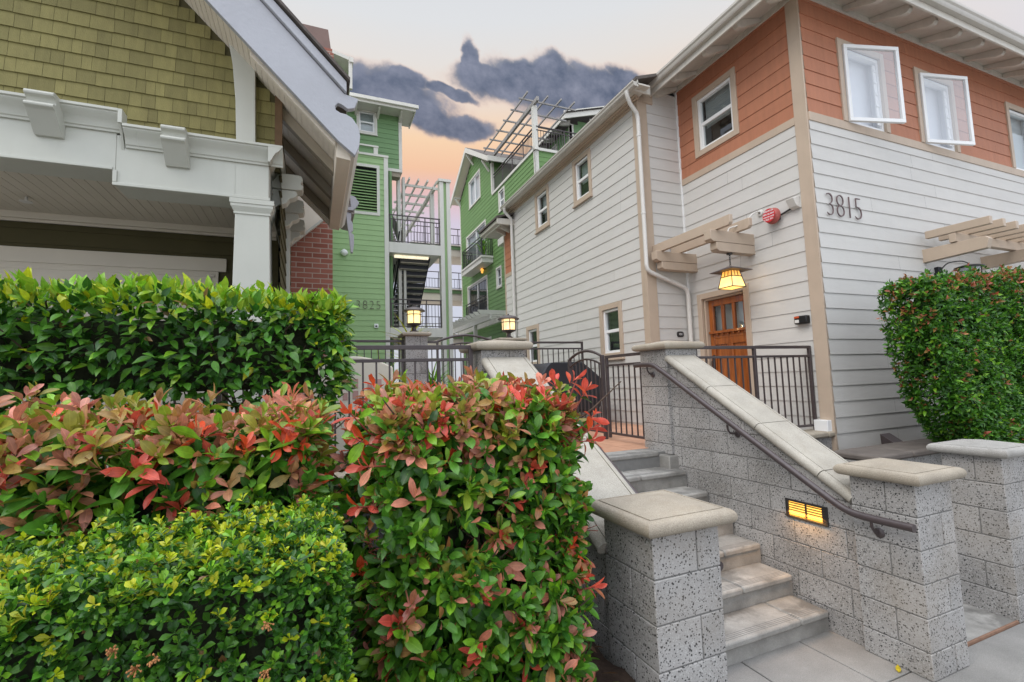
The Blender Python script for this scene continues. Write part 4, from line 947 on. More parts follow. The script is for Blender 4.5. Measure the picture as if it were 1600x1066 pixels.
# porch beam, stepped
m = MB(); m.box(-1.528, -.382, 4.80, 5.10, 1.737, 2.18); m.box(-6.4, -1.529, 4.80, 5.10, 1.868, 2.30); m.build('porch_beam', off_white, S, bevel=.004)
m = MB(); m.box(-1.545, -.37, 4.785, 4.80, 1.737, 1.765); m.box(-1.545, -1.515, 4.785, 4.799, 1.765, 1.868); m.box(-6.4, -1.546, 4.785, 4.80, 1.868, 1.893); m.build('beam_bead', off_white, S, bevel=.004)
m = MB(); m.box(-.66, -.655, 4.797, 4.80, 1.77, 2.06); m.box(-.387, -.378, 4.84, 7.0, 1.76, 2.1); m.build('beam_trim', off_white, S)
crown = [(0,-.165),(.018,-.165),(.022,-.148),(.032,-.140),(.040,-.115),(.060,-.080),(.090,-.055),(.104,-.035),(.104,-.028),(.120,-.022),(.120,0),(0,0)]
m = MB()
m.prism([(-1.37,4.80-n,2.235+z) for n, z in crown], (1.37-.262,0,0)); m.prism([(-6.4,4.80-n,2.355+z) for n, z in crown], (6.4-1.49,0,0))
m.prism([(-1.46,4.80-n,2.235+z) for n, z in crown], (.091,0,0)); m.box(-1.492, -1.462, 4.682, 4.80, 2.2355, 2.354); m.prism([(-1.492,4.74,2.19),(-1.492,4.69,2.24),(-1.492,4.80,2.24),(-1.492,4.80,2.05)], (.02,0,0))
m.build('crown_moulding', off_white, S, bevel=.002)
m = MB(); m.prism([(-.382+n,4.681,2.235+z) for n, z in crown], (0,2.1,0)); m.build('side_crown', off_white, S)
m = MB(); m.box(-6.4, -.39, 4.80, 5.0, 2.2, 2.233); m.build('beam_top', off_white, S)
def corbel_prof(top, h, out_):   # (n, z)
    p = [(0, top), (out_*.93, top)]
    for i in range(7): a = math.pi/2-math.pi*i/6; p.append((out_*.93+.022*math.cos(a)*1.2, top-.022+.022*math.sin(a)))
    p += [(out_*.86, top-.055), (out_*.80, top-.075), (out_*.83, top-.092)]
    for i in range(7): a = math.pi/2-math.pi*i/6; p.append((out_*.93+.02*math.cos(a)*1.2, top-.112+.02*math.sin(a)))
    p += [(out_*.85, top-.145), (.03, top-h), (0, top-h)]
    return p
for (xa, xb, top) in ((-2.045,-1.865,2.362), (-1.175,-1.003,2.236)):
    m = MB(); m.prism([(xa,4.80-n,z) for n, z in corbel_prof(top, .285, .20)], (xb-xa,0,0)); m.build('corbel', off_white, S, bevel=.003)
for y in (5.12, 5.82, 6.50):
    m = MB(); m.prism([(-.382+n,y,z) for n, z in [(0,2.16),(.24,2.16),(.275,2.15),(.285,2.11),(.265,2.07),(.29,2.05),(.28,2.01),(.24,2.0),(0,2.0)]], (0,.17,0))
    m.prism([(-.382+n,y+.02,z) for n, z in [(0,1.998),(.22,1.998),(.235,1.96),(.21,1.93),(.16,1.91),(.13,1.86),(.06,1.83),(0,1.78)]], (0,.13,0)); m.build('corbel', off_white, S, bevel=.006)
# porch column
m = MB(); cx, cy = -.517, 4.965
m.add(ring_frustum(cx,cy,.178,TE,.139,1.61), fcs+[(4,5,6,7)]); m.build('column', off_white, S, bevel=.004)
m = MB().rings(cx, cy, [(.142,.142,1.600),(.150,.150,1.604),(.150,.150,1.618),(.145,.145,1.621),(.152,.152,1.634),(.170,.170,1.664),(.172,.172,1.668),(.172,.172,1.690),(.180,.180,1.694),(.180,.180,1.736)]); m.build('capital', off_white, S, smooth=20)
m = MB().rings(cx, cy, [(.23,.23,TE),(.23,.23,TE+.12),(.19,.19,TE+.16)]); m.build('column_base', off_white, S)
# gable post
m = MB(); m.prism([(-.660,4.86,2.236),(-.503,4.86,2.236),(-.515,4.86,3.18),(-.56,4.86,3.3),(-.75,4.86,3.35),(-.70,4.86,3.05),(-.672,4.86,2.7)], (0,.075,0)); m.build('gable_post', off_white, S, bevel=.004)
m = MB(); m.box(-.345,-.28,4.915,4.96,2.25,3.0); m.build('corner_board', M('stained_wood', (.13,.075,.035), .6, .2, 12), S)
# porch ceiling and back wall
m = MB(); x = -6.4
while x < -.4: m.box(x+.002, x+.088, 5.08, 6.42, 1.93, 1.95); x += .09
m.build('porch_ceiling', porch_ceiling, S)
m = MB(); m.box(-6.4,-.42,6.37,6.42,1.86,1.93); m.box(-6.4,-.42,6.39,6.42,1.83,1.86); m.build('ceiling_trim', porch_ceiling, S, bevel=.004)
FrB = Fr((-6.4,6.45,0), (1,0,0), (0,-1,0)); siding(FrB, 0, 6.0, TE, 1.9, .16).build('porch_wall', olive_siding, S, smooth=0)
m = MB(); FrB.box(m, 0, 5.45, .01, .05, 1.40, 1.56); FrB.box(m, 0, 5.37, .02, .045, TE, 1.40); m.build('garage_header', porch_ceiling, S, bevel=.004)
m = MB(); FrB.box(m, 0.3, 5.30, .046, .055, TE, 1.385); FrB.box(m, 0.3, 5.33, .046, .06, 1.33, 1.36); m.build('garage_door', porch_ceiling, S, bevel=.004)
m = MB(); m.lathe(-2.56, 5.9, [(.012,1.93),(.012,1.89),(.05,1.885),(.05,1.88)], 12); m.build('sprinkler_head', pipe_paint, S)
# rake board with its scrolled tail
tail = [(.252,2.603),(.374,2.578),(.341,2.486),(.283,2.467),(.239,2.494),(.201,2.507),(.176,2.474),(.182,2.44),(.22,2.42),(.27,2.415),(.321,2.39),(.373,2.315),(.388,2.232),(.378,2.132),(.343,2.045)]
m = MB(); m.prism([(APX,4.32,6.255)]+[(x,4.32,z) for x, z in tail]+[(.2,4.32,2.16),(APX,4.32,rake_z(APX)+.01)], (0,-.055,0)); m.build('rake_board', rake_paint, S, bevel=.004)
m = MB(); m.prism([(2*APX-.252,4.32,2.603),(APX,4.32,6.255),(APX,4.32,rake_z(APX)),(2*APX-.34,4.32,2.05)], (0,-.055,0)); m.build('rake_board', rake_paint, S, bevel=.004)
m = MB(); m.prism([(APX,4.325,6.25),(.272,4.325,2.598),(.272,4.325,2.70),(APX,4.325,6.36)], (0,-.095,0)); m.build('rake_moulding', rake_paint, S, bevel=.006)
# roof, soffit, rafters, fascia
def slope(x0, x1, y0, y1, dz0, dz1): return [(x0,y0,rake_z(x0)+dz0),(x1,y0,rake_z(x1)+dz0),(x1,y0,rake_z(x1)+dz1),(x0,y0,rake_z(x0)+dz1)], (0,y1-y0,0)
m = MB(); m.prism([(APX,4.2,6.365),(.30,4.2,2.695),(.30,4.2,2.725),(APX,4.2,6.41)], (0,2.35,0)); m.prism([(APX,4.2,6.36),(APX,4.2,6.41),(2*APX-.3,4.2,2.725),(2*APX-.3,4.2,2.695)], (0,2.35,0))
m.prism([(APX,6.55,6.365),(-.2,6.55,3.2),(-.2,6.55,3.23),(APX,6.55,6.41)], (0,3.4,0)); m.build('roof', shingle_roof, S, smooth=0)
m = MB(); y = 4.34
while y < 6.48:
    for xa, xb in ((APX, .20),): p, v = slope(xa, xb, y+.002, min(y+.075, 6.5)-.002, .16, .19); m.prism(p, v)
    y += .077
# boards run along the eave
m = MB(); x = -.40
while x < .20:
    p, v = slope(x+.001, x+.048, 4.34, 6.5, .155, .185); m.prism(p, v); x += .049
x = -.449
while x > -3.3:
    p, v = slope(x+.0015, x+.0475, 4.34, 4.96, .155, .185); m.prism(p, v); x -= .049
p, v = slope(-.45, .20, 4.34, 6.5, .187, .20); m.prism(p, v); p, v = slope(-3.3, -.451, 4.34, 4.96, .187, .20); m.prism(p, v)
m.build('soffit_boards', soffit_paint, S)
for y in (4.98, 5.66, 6.40):
    m = MB(); p, v = slope(-.36, .19, y, y+.10, .02, .15); m.prism(p, v); m.build('rafter', beam_brown, S, bevel=.004)
m = MB(); p, v = slope(-.5, .18, 4.375, 4.43, .0, .15); m.prism(p, v); m.build('rafter', soffit_paint, S, bevel=.003)
m = MB(); m.prism([(.192,4.40,2.07),(.315,4.40,2.055),(.315,4.40,2.45),(.192,4.40,2.42)], (0,2.1,0)); m.build('fascia', soffit_paint, S, bevel=.004)
m = MB(); m.prism([(.317,4.38,2.09),(.35,4.38,2.09),(.385,4.38,2.14),(.39,4.38,2.36),(.38,4.38,2.36),(.317,4.38,2.3)], (0,2.12,0)); m.build('gutter', pipe_paint, S, bevel=.003)
m = MB(); p, v = slope(-.4, .19, 6.44, 6.5, -.05, .15); m.prism(p, v); m.build('soffit_end', soffit_paint, S)
# lower porch rake beyond, then the brick chimney
m = MB(); m.prism([(-.30,7.2,1.97),(.16,7.2,2.41),(.16,7.2,2.45),(-.30,7.2,2.01)], (0,-.06,0)); m.build('porch_rake', off_white, S)
m = MB(); m.prism([(-.30,7.24,2.0),(.16,7.24,2.44),(.16,7.24,2.50),(-.05,7.24,2.75),(-.30,7.24,2.75)], (0,-.02,0)); m.build('porch_gable', soffit_paint, S)
ch = MB(); ch.box(-.34,.265,7.32,8.05,TE,5.15); ch.build('chimney', brick, S)
m = MB(); m.box(-.20,.20,7.42,7.95,5.15,5.22); m.build('chimney_collar', iron, S)
m = MB(); m.add(ring_frustum(0.02,7.66,.23,5.21,.19,5.56), fcs+[(0,3,2,1),(4,5,6,7)]); m.build('chimney_cowl', flue, S)
m = MB(); m.box(-.36,.285,7.30,8.07,4.95,5.07); m.build('chimney_cap', brick, S)
# side porch roof end with its white bracket
m = MB()
for k in range(7): m.prism([(.42+.012*k,8.4,3.28-.042*k),(.66,8.4,3.28-.042*k-.03),(.66,8.4,3.25-.042*k-.03),(.42+.012*k,8.4,3.25-.042*k)], (0,1.0,0))
m.build('side_porch_roof', M('grey_shingle', (.30,.27,.25), .8, .2, 10), S)
m = MB(); m.prism([(.58,8.36,3.29),(.66,8.36,3.27),(.735,8.36,3.17),(.70,8.36,3.10),(.63,8.36,3.02),(.49,8.36,3.02),(.49,8.36,3.06),(.60,8.36,3.08)], (0,.07,0)); m.prism([(-.3,8.45,3.0),(.62,8.45,3.0),(.62,8.45,3.06),(-.3,8.45,3.06)], (0,.9,0)); m.build('side_porch_fascia', rake_paint, S, bevel=.004)
m = MB(); m.prism([(.52,8.40,3.0),(.61,8.40,3.0),(.60,8.40,2.86),(.63,8.40,2.80),(.635,8.40,2.68),(.60,8.40,2.64),(.645,8.40,2.60),(.65,8.40,2.45),(.63,8.40,2.29),(.595,8.40,2.29),(.57,8.40,2.60),(.54,8.40,2.80)], (0,.08,0)); m.build('scroll_bracket', rake_paint, S, bevel=.004)

# ================================================================ green apartment building with the stair tower
G1 = thing('apartment_building', (0, 19, -.4), 'pale green apartment building numbered 3825 with an open stair tower', 'building')
F1 = Fr((-4,17,0), (1,0,0), (0,-1,0)); F1s = Fr((2.50,17,0), (0,1,0), (1,0,0))
lou = (5.2,6.1,6.13,7.78)
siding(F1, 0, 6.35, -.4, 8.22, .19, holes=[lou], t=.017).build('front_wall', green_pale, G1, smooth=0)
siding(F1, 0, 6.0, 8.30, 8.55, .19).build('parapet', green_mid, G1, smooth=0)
m = MB(); F1.box(m, 6.35, 6.50, -.1, .03, -.4, 8.22); F1.box(m, 0, 6.52, -.1, .05, 8.22, 8.30); F1.box(m, 6.0, 6.15, -.05, .035, 8.30, 8.55); F1.box(m, 0, 6.17, -.1, .05, 8.55, 8.61); m.build('trim_board', trim_white, G1)
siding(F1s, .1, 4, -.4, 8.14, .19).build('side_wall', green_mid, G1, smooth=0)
m = MB(); F1.box(m, lou[0]-.1, lou[0], -.02, .04, lou[2]-.1, lou[3]+.1); F1.box(m, lou[1], lou[1]+.1, -.02, .04, lou[2]-.1, lou[3]+.1); F1.box(m, lou[0], lou[1], -.02, .04, lou[2]-.1, lou[2]); F1.box(m, lou[0], lou[1], -.02, .04, lou[3], lou[3]+.1)
lv = m.build('louvre_vent', trim_white, G1)
m = MB(); z = lou[2]+.01
while z < lou[3]-.1: m.prism([F1.p(lou[0],.02,z), F1.p(lou[0],.03,z+.015), F1.p(lou[0],-.09,z+.10), F1.p(lou[0],-.10,z+.085)], F1.U*(lou[1]-lou[0])); z += .105
m.build('louvre_slat', green_pale, lv)
m = MB(); F1.box(m, lou[0], lou[1], -.3, -.28, lou[2], lou[3]); m.build('louvre_back', iron, lv)
m = MB(); m.box(-4, 2.46, 17.35, 22, -.4, 8.2); m.build('core', dark_room, G1)
# tower above
F2 = Fr((-4,17.6,0), (1,0,0), (0,-1,0)); F2s = Fr((3.05,17.6,0), (0,1,0), (1,0,0)); TD = 18.0; wq = (5.56,6.12,9.42,10.18)
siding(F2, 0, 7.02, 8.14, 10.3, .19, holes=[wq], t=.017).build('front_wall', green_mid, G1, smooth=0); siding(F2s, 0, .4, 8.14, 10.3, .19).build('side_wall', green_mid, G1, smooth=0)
m = MB(); F2.box(m, 7.0, 7.12, -.1, .03, 8.14, 10.3); m.box(2.5,3.12,17.57,TD,8.02,8.135); m.build('trim_board', trim_white, G1)
m = MB(); m.box(2.52,3.05,17.62,TD,7.85,8.02); m.build('landing_ceiling', beam_brown, G1)
window(G1, F2, *wq, casing=.09, trim=trim_white, back='blind', proud=.04)
m = MB(); m.prism([(-4,16.95,10.22),(3.5,16.95,10.22),(3.5,TD+.2,10.22),(-4,TD+.2,10.22)], (0,0,.03)); m.build('soffit', trim_white, G1)
m = MB(); m.box(-4,3.5,16.90,16.95,10.15,10.33); m.box(3.5,3.54,16.9,TD+.2,10.15,10.33); m.box(-4,3.62,16.80,16.895,10.24,10.36); m.build('fascia', trim_white, G1)
m = MB(); m.prism([(-4,16.85,10.34),(3.56,16.85,10.34),(2.2,19,11.0),(-4,19,11.0)], (0,0,.05)); m.prism([(3.56,16.85,10.34),(3.56,TD+.2,10.34),(2.2,TD+.2,11.0),(2.2,19,11.0)], (0,0,.05)); m.build('roof', shingle_roof, G1, smooth=0)
for x in (1.4, 2.2, 3.0):
    m = MB(); m.prism([(x,17.6,9.98),(x,17.05,10.12),(x,17.0,10.2),(x,17.6,10.2)], (.07,0,0)); m.build('rafter_tail', trim_white, G1)
# nearer wing roof seen above the rake
m = MB(); m.prism([(-2,14,10.35),(.98,14,9.62),(.98,14,9.72),(-2,14,10.45)], (0,3,0)); m.prism([(.96,14,8.75),(.96,14,9.62),(1.06,14,9.60),(1.06,14,8.75)], (0,.10,0)); m.prism([(.98,13.95,9.55),(1.09,13.95,9.55),(1.09,13.95,9.68),(.98,13.95,9.72)], (0,2.9,0)); m.build('wing_eave', trim_white, G1)
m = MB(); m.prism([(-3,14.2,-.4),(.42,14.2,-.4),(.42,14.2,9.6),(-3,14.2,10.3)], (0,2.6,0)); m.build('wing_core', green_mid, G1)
siding(Fr((-3,14.2,0),(1,0,0),(0,-1,0)), 0, 3.42, -.4, 9.55, .19, t=.02, lap=.006).build('wing_wall', green_pale, G1, smooth=0); siding(Fr((.42,14.2,0),(0,1,0),(1,0,0)), 0, 2.6, -.4, 9.55, .19, t=.02, lap=.006).build('wing_wall', green_pale, G1, smooth=0)
# stair tower
def slab1(z0, z1):
    m = MB(); m.box(2.51, 4.40, 16.98, 22, z0, z1); m.build('landing_slab', trim_white, G1)
slab1(4.74, 5.12); slab1(1.69, 2.02)
for (xa, xb, y, zt) in ((4.40,4.55,17.0,7.62),(4.66,4.80,17.0,7.62),(2.98,3.10,17.9,8.0),(3.18,3.27,17.9,8.0),(4.05,4.2,21.5,6.1),(4.05,4.2,21.5,4.74)):
    m = MB(); m.box(xa, xb, y, y+.28, -.4, zt); m.build('tower_post', trim_white, G1)
m = MB(); m.box(4.55,4.66,17.06,17.24,-.4,7.6); m.build('post_panel', green_pale, G1)
m = MB(); m.box(4.36,4.84,16.96,17.32,7.62,7.72); m.build('post_cap', trim_white, G1)
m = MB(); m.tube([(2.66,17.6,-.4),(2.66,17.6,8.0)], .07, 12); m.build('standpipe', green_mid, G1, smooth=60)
m = MB(); m.box(2.75,4.0,17.28,17.42,4.66,4.735); m.build('ceiling_light', tube_glow, G1)
# flight seen from below
m = MB()
for k in range(15):
    y = 20.9-.24*k; z = 2.16+.185*k; m.box(3.0,4.05,y-.25,y-.15,z-.035,z); m.box(3.0,4.05,y-.151,y,z-.033,z-.002)
m.build('stair_tread', M('tread_nosing', (.34,.31,.26), .6, .1), G1)
m = MB()
for k in range(15): y = 20.9-.24*k; z = 2.16+.185*k; m.box(3.0,4.05,y-.02,y+.0,z-.19,z-.046)
for x in (2.95, 4.06): m.prism([(x,21.0,2.0),(x,17.4,4.78),(x,17.4,5.0),(x,21.0,2.3)], (.05,0,0))
m.build('stair_stringer', steel_blue, G1)
m = MB(); m.bar((2.97,21,3.0),(2.97,17.5,5.7),.05,.05); m.bar((2.97,21,2.6),(2.97,17.5,5.3),.03,.03); m.build('stair_rail', steel_blue, G1)
m = MB()
for k in range(14): y = 18.4+.24*k; z = 5.25+.185*k; m.box(2.55,3.15,y,y+.27,z-.05,z)
m.build('upper_tread', trim_white, G1)
m = MB(); m.prism([(3.17,18.3,5.12),(3.17,21.6,7.7),(3.17,21.6,8.1),(3.17,18.3,6.0)], (.03,0,0)); m.build('upper_stringer', bronze, G1)
m = MB()
for k in range(9): z = 2.1+.17*k; m.box(2.55,3.0,18.2+.1*k,18.5+.1*k,z,z+.05)
m.build('lower_tread', trim_white, G1)
m = MB(); m.box(2.51,3.0,20.8,20.9,2.02,4.74); m.build('back_wall', soffit_paint, G1)
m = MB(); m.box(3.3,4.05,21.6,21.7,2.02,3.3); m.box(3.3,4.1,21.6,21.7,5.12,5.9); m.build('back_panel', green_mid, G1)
for (za, zb_) in ((6.17,5.16), (3.07,2.06)):
    put_railing('x', (2.52,17.06), (4.40,17.06), za, zb_-.04, None, posts=(.02,.36,.7,.98), sp=.12, second=.16, parent=G1, rail=.05, bar=.016)
for (za, zb_) in ((6.1,5.16), (4.86,3.95)):
    put_railing('x', (3.5,21.5), (4.4,21.5), za, zb_-.04, None, posts=(.5,.98), sp=.15, second=.16, parent=G1, rail=.05, bar=.018)
# lattice pergola on the top landing
m = MB()
for k in range(7): y = 18.3+.95*k; m.bar((3.2,y,7.86),(4.72,y,7.86),.06,.09)
for k in range(4): x = 3.45+.36*k; m.bar((x,17.9,7.98),(x,24.6,7.98),.05,.09)
m.bar((4.45,18.0,7.75),(4.45,24.6,7.75),.10,.14); m.box(4.37,4.53,18.4,18.56,5.12,7.7); m.build('lattice_pergola', trim_white, G1)
# numerals
t = thing('house_number', (1.75, 16.96, 2.78), 'dark metal numerals 3825 on the pale green wall', 'house number')
for i, ch_ in enumerate('3825'): text_mesh('numeral', ch_, .44, number_metal, (1.44+.225*i, 16.965, 2.79), (1,0,0), (0,-1,0), t, extrude=.008, sx=.88, bold=-.013)
t = thing('wall_outlet', (2.03,16.95,2.08), 'small white outlet box low on the pale green wall beneath the numerals', 'outlet')
MB().box(1.965,2.10,16.93,16.99,2.0,2.14).build('cover', vinyl, t, bevel=.01); MB().box(2.0,2.065,16.925,16.932,2.03,2.08).build('socket', plastic_black, t)
t = thing('wall_light', (.60,16.9,4.3), 'white bullet shaped wall light on the pale green wall by the chimney', 'light')
MB().lathe(.98, 16.9, [(.03,4.47),(.10,4.52),(.13,4.58),(.10,4.65),(.03,4.70)], 14).build('housing', vinyl, t, smooth=60); MB().box(.9,1.0,16.9,17.0,4.55,4.62).build('mount', vinyl, t)
# far walkway bridges
W1 = thing('walkway_bridge', (7.0,27.5,-.4), 'stacked open walkways with green fascia and railings linking the two green buildings', 'walkway')
for z in (7.98, 5.30, 2.62):
    m = MB(); m.box(5.2,10,27,29,z,z+.20); m.build('green_band', green_mid, W1)
    m = MB(); m.box(5.2,10,26.95,29,z+.20,z+.26); m.box(5.2,10,27.06,29,z-.42,z); m.build('deck', soffit_paint, W1)
    put_railing('x', (5.3,27), (9.9,27), z+1.27, z+.26, None, posts=(.15,.33,.45,.6,.95), sp=.17, second=.40, parent=W1, rail=.055, bar=.018)
for x in (5.3, 8.9):
    m = MB(); m.box(x,x+.22,27.2,27.5,-.4,7.9); m.build('tower_post', trim_white, W1)

# ================================================================ second green building behind the white house
G2 = thing('apartment_building', (8, 21, -.4), 'deep green building with a roof deck, lattice pergola and balcony behind the white house', 'building')
B = Fr((8,26.2,0), (0,-1,0), (-1,0,0))      # u = 26.2 - Y
U = lambda y: 26.2-y
big = (U(24.3),U(22.55),9.62,10.98); s1 = (U(25.0),U(21.9),6.0,8.05); s2 = (U(25.0),U(21.9),3.3,5.22); sm = (U(20.5),U(19.98),4.42,5.25); sm2 = (U(19.9),U(19.3),7.9,8.75)
hol = [big, s1, s2, sm, sm2]
siding(B, 0, 10.2, -.4, 8.95, .19, holes=hol, t=.017).build('side_wall', green_deep, G2, smooth=0)
pk = U(23.5)
def g2(z):
    if z < 10.75: return (0, U(20.75))
    h = (12.25-z)/.62; return (max(0, pk-h), min(U(20.75), pk+h))
siding(B, 0, U(20.75), 8.95+.0, 12.2, .19, holes=[big], t=.017, topf=g2).build('gable_wall', green_deep, G2, smooth=0)
F3 = Fr((8,16,0), (1,0,0), (0,-1,0)); siding(F3, 0, 6, -.4, 8.95, .19).build('front_wall', green_deep, G2, smooth=0)
m = MB(); F3.box(m, -.03, .13, -.05, .03, -.4, 8.95); B.box(m, 10.08, 10.23, -.05, .03, -.4, 8.95); B.box(m, U(20.75), 10.3, -.1, .06, 8.95, 9.06); F3.box(m, -.06, 6, -.1, .06, 8.95, 9.06); B.box(m, U(20.9), U(20.75), -.1, .03, 9.06, 10.6); B.box(m, 0, .12, -.1, .03, -.4, 10.6); m.build('trim_board', trim_white, G2)
m = MB(); m.box(8.3,14,16.3,26,-.4,8.9); m.box(8.3,14,20.9,26,8.9,10.6); m.build('core', dark_room, G2)
m = MB(); m.box(8.0,14,20.78,20.9,9.0,10.7); m.build('inner_wall', green_deep, G2)
# gable roof with overhang
m = MB()
m.prism([(7.55,23.5,12.5),(7.55,20.2,10.55),(7.55,20.2,10.65),(7.55,23.5,12.62)], (6.5,0,0)); m.prism([(7.55,23.5,12.5),(7.55,26.7,10.62),(7.55,26.7,10.72),(7.55,23.5,12.62)], (6.5,0,0)); m.build('roof', shingle_roof, G2, smooth=0)
m = MB(); m.prism([(7.53,23.5,12.32),(7.53,20.15,10.35),(7.53,20.15,10.60),(7.53,23.5,12.6)], (.07,0,0)); m.prism([(7.53,23.5,12.32),(7.53,26.75,10.42),(7.53,26.75,10.68),(7.53,23.5,12.6)], (.07,0,0)); m.box(7.55,14,20.12,20.2,10.38,10.62); m.build('fascia', trim_white, G2)
m = MB(); m.prism([(7.6,23.5,12.40),(7.6,20.25,10.45),(7.6,20.25,10.50),(7.6,23.5,12.46)], (.42,0,0)); m.prism([(7.6,23.5,12.40),(7.6,26.6,10.55),(7.6,26.6,10.60),(7.6,23.5,12.46)], (.42,0,0)); m.build('soffit', soffit_paint, G2)
for y, z in ((23.5,11.75),(21.1,10.35),(26.0,10.3)):
    m = MB(); m.bar((7.98,y,z-.05),(7.62,y,z+.45),.08,.08); m.box(7.6,7.98,y-.04,y+.04,z+.42,z+.50); m.build('knee_brace', trim_white, G2)
window(G2, B, *big, casing=.09, trim=trim_white, style='slider', back='curtain', proud=.04)
window(G2, B, *s1, casing=.09, trim=trim_white, style='slider', back='blind', proud=.04, sill=False); window(G2, B, *s2, casing=.09, trim=trim_white, style='slider', back='dark', proud=.04, sill=False)
window(G2, B, *sm, casing=.08, trim=trim_white, proud=.04); window(G2, B, *sm2, casing=.08, trim=trim_white, back='blind', proud=.04)
# set back top storey on the deck
F4 = Fr((10.6,17.6,0), (1,0,0), (0,-1,0)); F4s = Fr((10.6,20.8,0), (0,-1,0), (-1,0,0)); dr = (.9,1.8,9.06,11.0)
siding(F4, 0, 5.0, 8.9, 13.0, .19, topf=lambda z: (0, 5.0) if z < 11.35 else (max(0, (z-11.35)/.30), 5.0)).build('upper_wall', green_mid, G2, smooth=0)
siding(F4s, 0, 3.2, 8.9, 11.3, .19, holes=[dr]).build('upper_side', green_mid, G2, smooth=0)
window(G2, F4s, *dr, casing=.09, trim=trim_white, style='fixed', back='curtain', sill=False, proud=.04)
m = MB(); F4.box(m, -.03, .14, -.05, .03, 8.9, 11.35); F4s.box(m, 3.06, 3.23, -.05, .03, 8.9, 11.3); m.build('trim_board', trim_white, G2)
m = MB(); m.prism([(10.0,17.05,11.22),(15.6,17.05,12.90),(15.6,17.05,13.12),(10.0,17.05,11.44)], (0,.06,0)); m.prism([(9.96,17.0,11.45),(15.6,17.0,13.13),(15.6,17.0,13.22),(9.96,17.0,11.54)], (0,.05,0)); m.prism([(10.0,17.1,11.25),(10.0,20.8,11.25),(10.0,20.8,11.45),(10.0,17.1,11.45)], (.05,0,0)); m.build('fascia', trim_white, G2)
m = MB(); m.prism([(10.0,17.0,11.45),(15.6,17.0,13.13),(15.6,17.0,13.18),(10.0,17.0,11.50)], (0,4,0)); m.build('roof', shingle_roof, G2)
for y in (17.6,18.4,19.2,20.0):
    m = MB(); m.prism([(10.6,y,11.3),(10.1,y,11.22),(10.06,y,11.36),(10.6,y,11.55)], (0,.09,0)); m.build('rafter_tail', trim_white, G2)
m = MB(); m.bar((11.4,17.55,11.0),(11.4,17.15,11.5),.09,.09); m.box(11.35,11.45,17.5,17.6,10.6,11.3); m.build('knee_brace', trim_white, G2)
# deck rail, post and lattice
put_railing('x', (8.05,20.7), (8.05,16.1), 10.0, 9.0, None, posts=(.25,.5,.75), sp=.12, second=.15, parent=G2, rail=.05, bar=.018)
put_railing('x', (8.1,16.05), (10.6,16.05), 10.0, 9.0, None, posts=(.5,.98), sp=.12, second=.15, parent=G2, rail=.05, bar=.018)
m = MB(); m.box(8.0,8.18,16.05,16.23,9.06,10.85); m.build('deck_post', trim_white, G2)
m = MB(); m.bar((8.05,20.9,10.92),(8.05,15.7,10.92),.10,.17)
for x in (7.62,8.5,9.1,9.7): m.bar((x,20.8,11.10),(x,15.7,11.10),.045,.07)
for k in range(6): m.bar((7.42,16.1+.84*k,11.03),(10.0,16.1+.84*k,11.03),.045,.06)
m.build('lattice_pergola', M('weathered_lattice', (.30,.285,.27), .6, .12, 5), G2)
# balconies
m = MB(); m.box(7.42,8.0,20.95,24.2,5.70,6.0); m.box(7.37,8.0,20.9,24.25,5.93,6.02); m.build('balcony_slab', trim_white, G2)
for p, q in (((7.46,24.15),(7.46,21.0)), ((7.46,21.0),(7.98,21.0)), ((7.46,24.15),(7.98,24.15))): put_railing('x', p, q, 7.02, 6.0, None, posts=(0,.98), sp=.12, second=.15, parent=G2, rail=.05, bar=.02, mat=iron)
put_railing('x', (7.85,25.0), (7.85,21.85), 4.28, 3.3, None, posts=(0,.5,.98), sp=.12, second=.15, parent=G2, rail=.05, bar=.02, mat=iron)
m = MB(); m.box(7.6,8,17.9,19.3,6.0,6.3); m.build('balcony_slab', trim_white, G2)
# white ground floor trellis
m = MB(); m.bar((7.0,18.8,2.75),(7.0,26.2,2.75),.12,.22); m.bar((7.7,18.8,2.75),(7.7,26.2,2.75),.12,.22); m.box(6.92,7.08,20.9,21.06,-.4,2.65)
for k in range(13): y = 18.9+.58*k; m.prism([(6.45,y,3.0),(6.55,y,2.88),(8,y,2.88),(8,y,3.06),(6.45,y,3.06)], (0,.09,0))
m.build('ground_trellis', trim_white, G2)
window(G2, B, U(23.5), U(21.6), .1, 2.1, casing=.09, trim=trim_white, style='slider', back='blind', proud=.04, sill=False)
t = thing('wall_lantern', (7.9,22.9,5.6), 'tiny lit porch lantern between the two stacked sliding doors on the deep green wall', 'lantern')
MB().lathe(7.85,22.2,[(.05,5.46),(.07,5.60),(.10,5.62),(.02,5.70)],10).build('glass', amber, t); MB().box(7.85,8.0,22.17,22.23,5.64,5.70).build('bracket', iron, t)
# ================================================================ plants
def leaf_template(shape, nt, fold, droop):
    ts = np.linspace(0, 1, nt)
    if shape == 'spoon': wv = np.sin(np.pi*ts**1.8)**.6*(.4+.6*np.minimum(1, ts*1.8))
    elif shape == 'obovate': wv = np.sin(np.pi*np.clip(ts, 0, 1)**1.38)**.58*(.55+.45*np.minimum(1, ts*2.2))
    elif shape == 'ovate': wv = np.sin(np.pi*ts**.78)**.9*(1-.35*ts**3)
    elif shape == 'strap': wv = (1-ts)**.6*(.4+.6*np.minimum(1, ts*6))
    else: wv = np.sin(np.pi*ts)
    wv[0] = max(wv[0], .07); wv[-1] = .015
    V, A = [], []
    for t, w_ in zip(ts, wv):
        for s in (-1, 0, 1):
            V.append((s*w_*.5, t, abs(s)*w_*.5*fold, -droop*t*t)); A.append(abs(s)*max(w_, .2))
    F = []
    for i in range(nt-1):
        for j in range(2): a = i*3+j; F.append((a, a+1, a+4, a+3))
    return np.array(V), np.array(A), np.array(F)
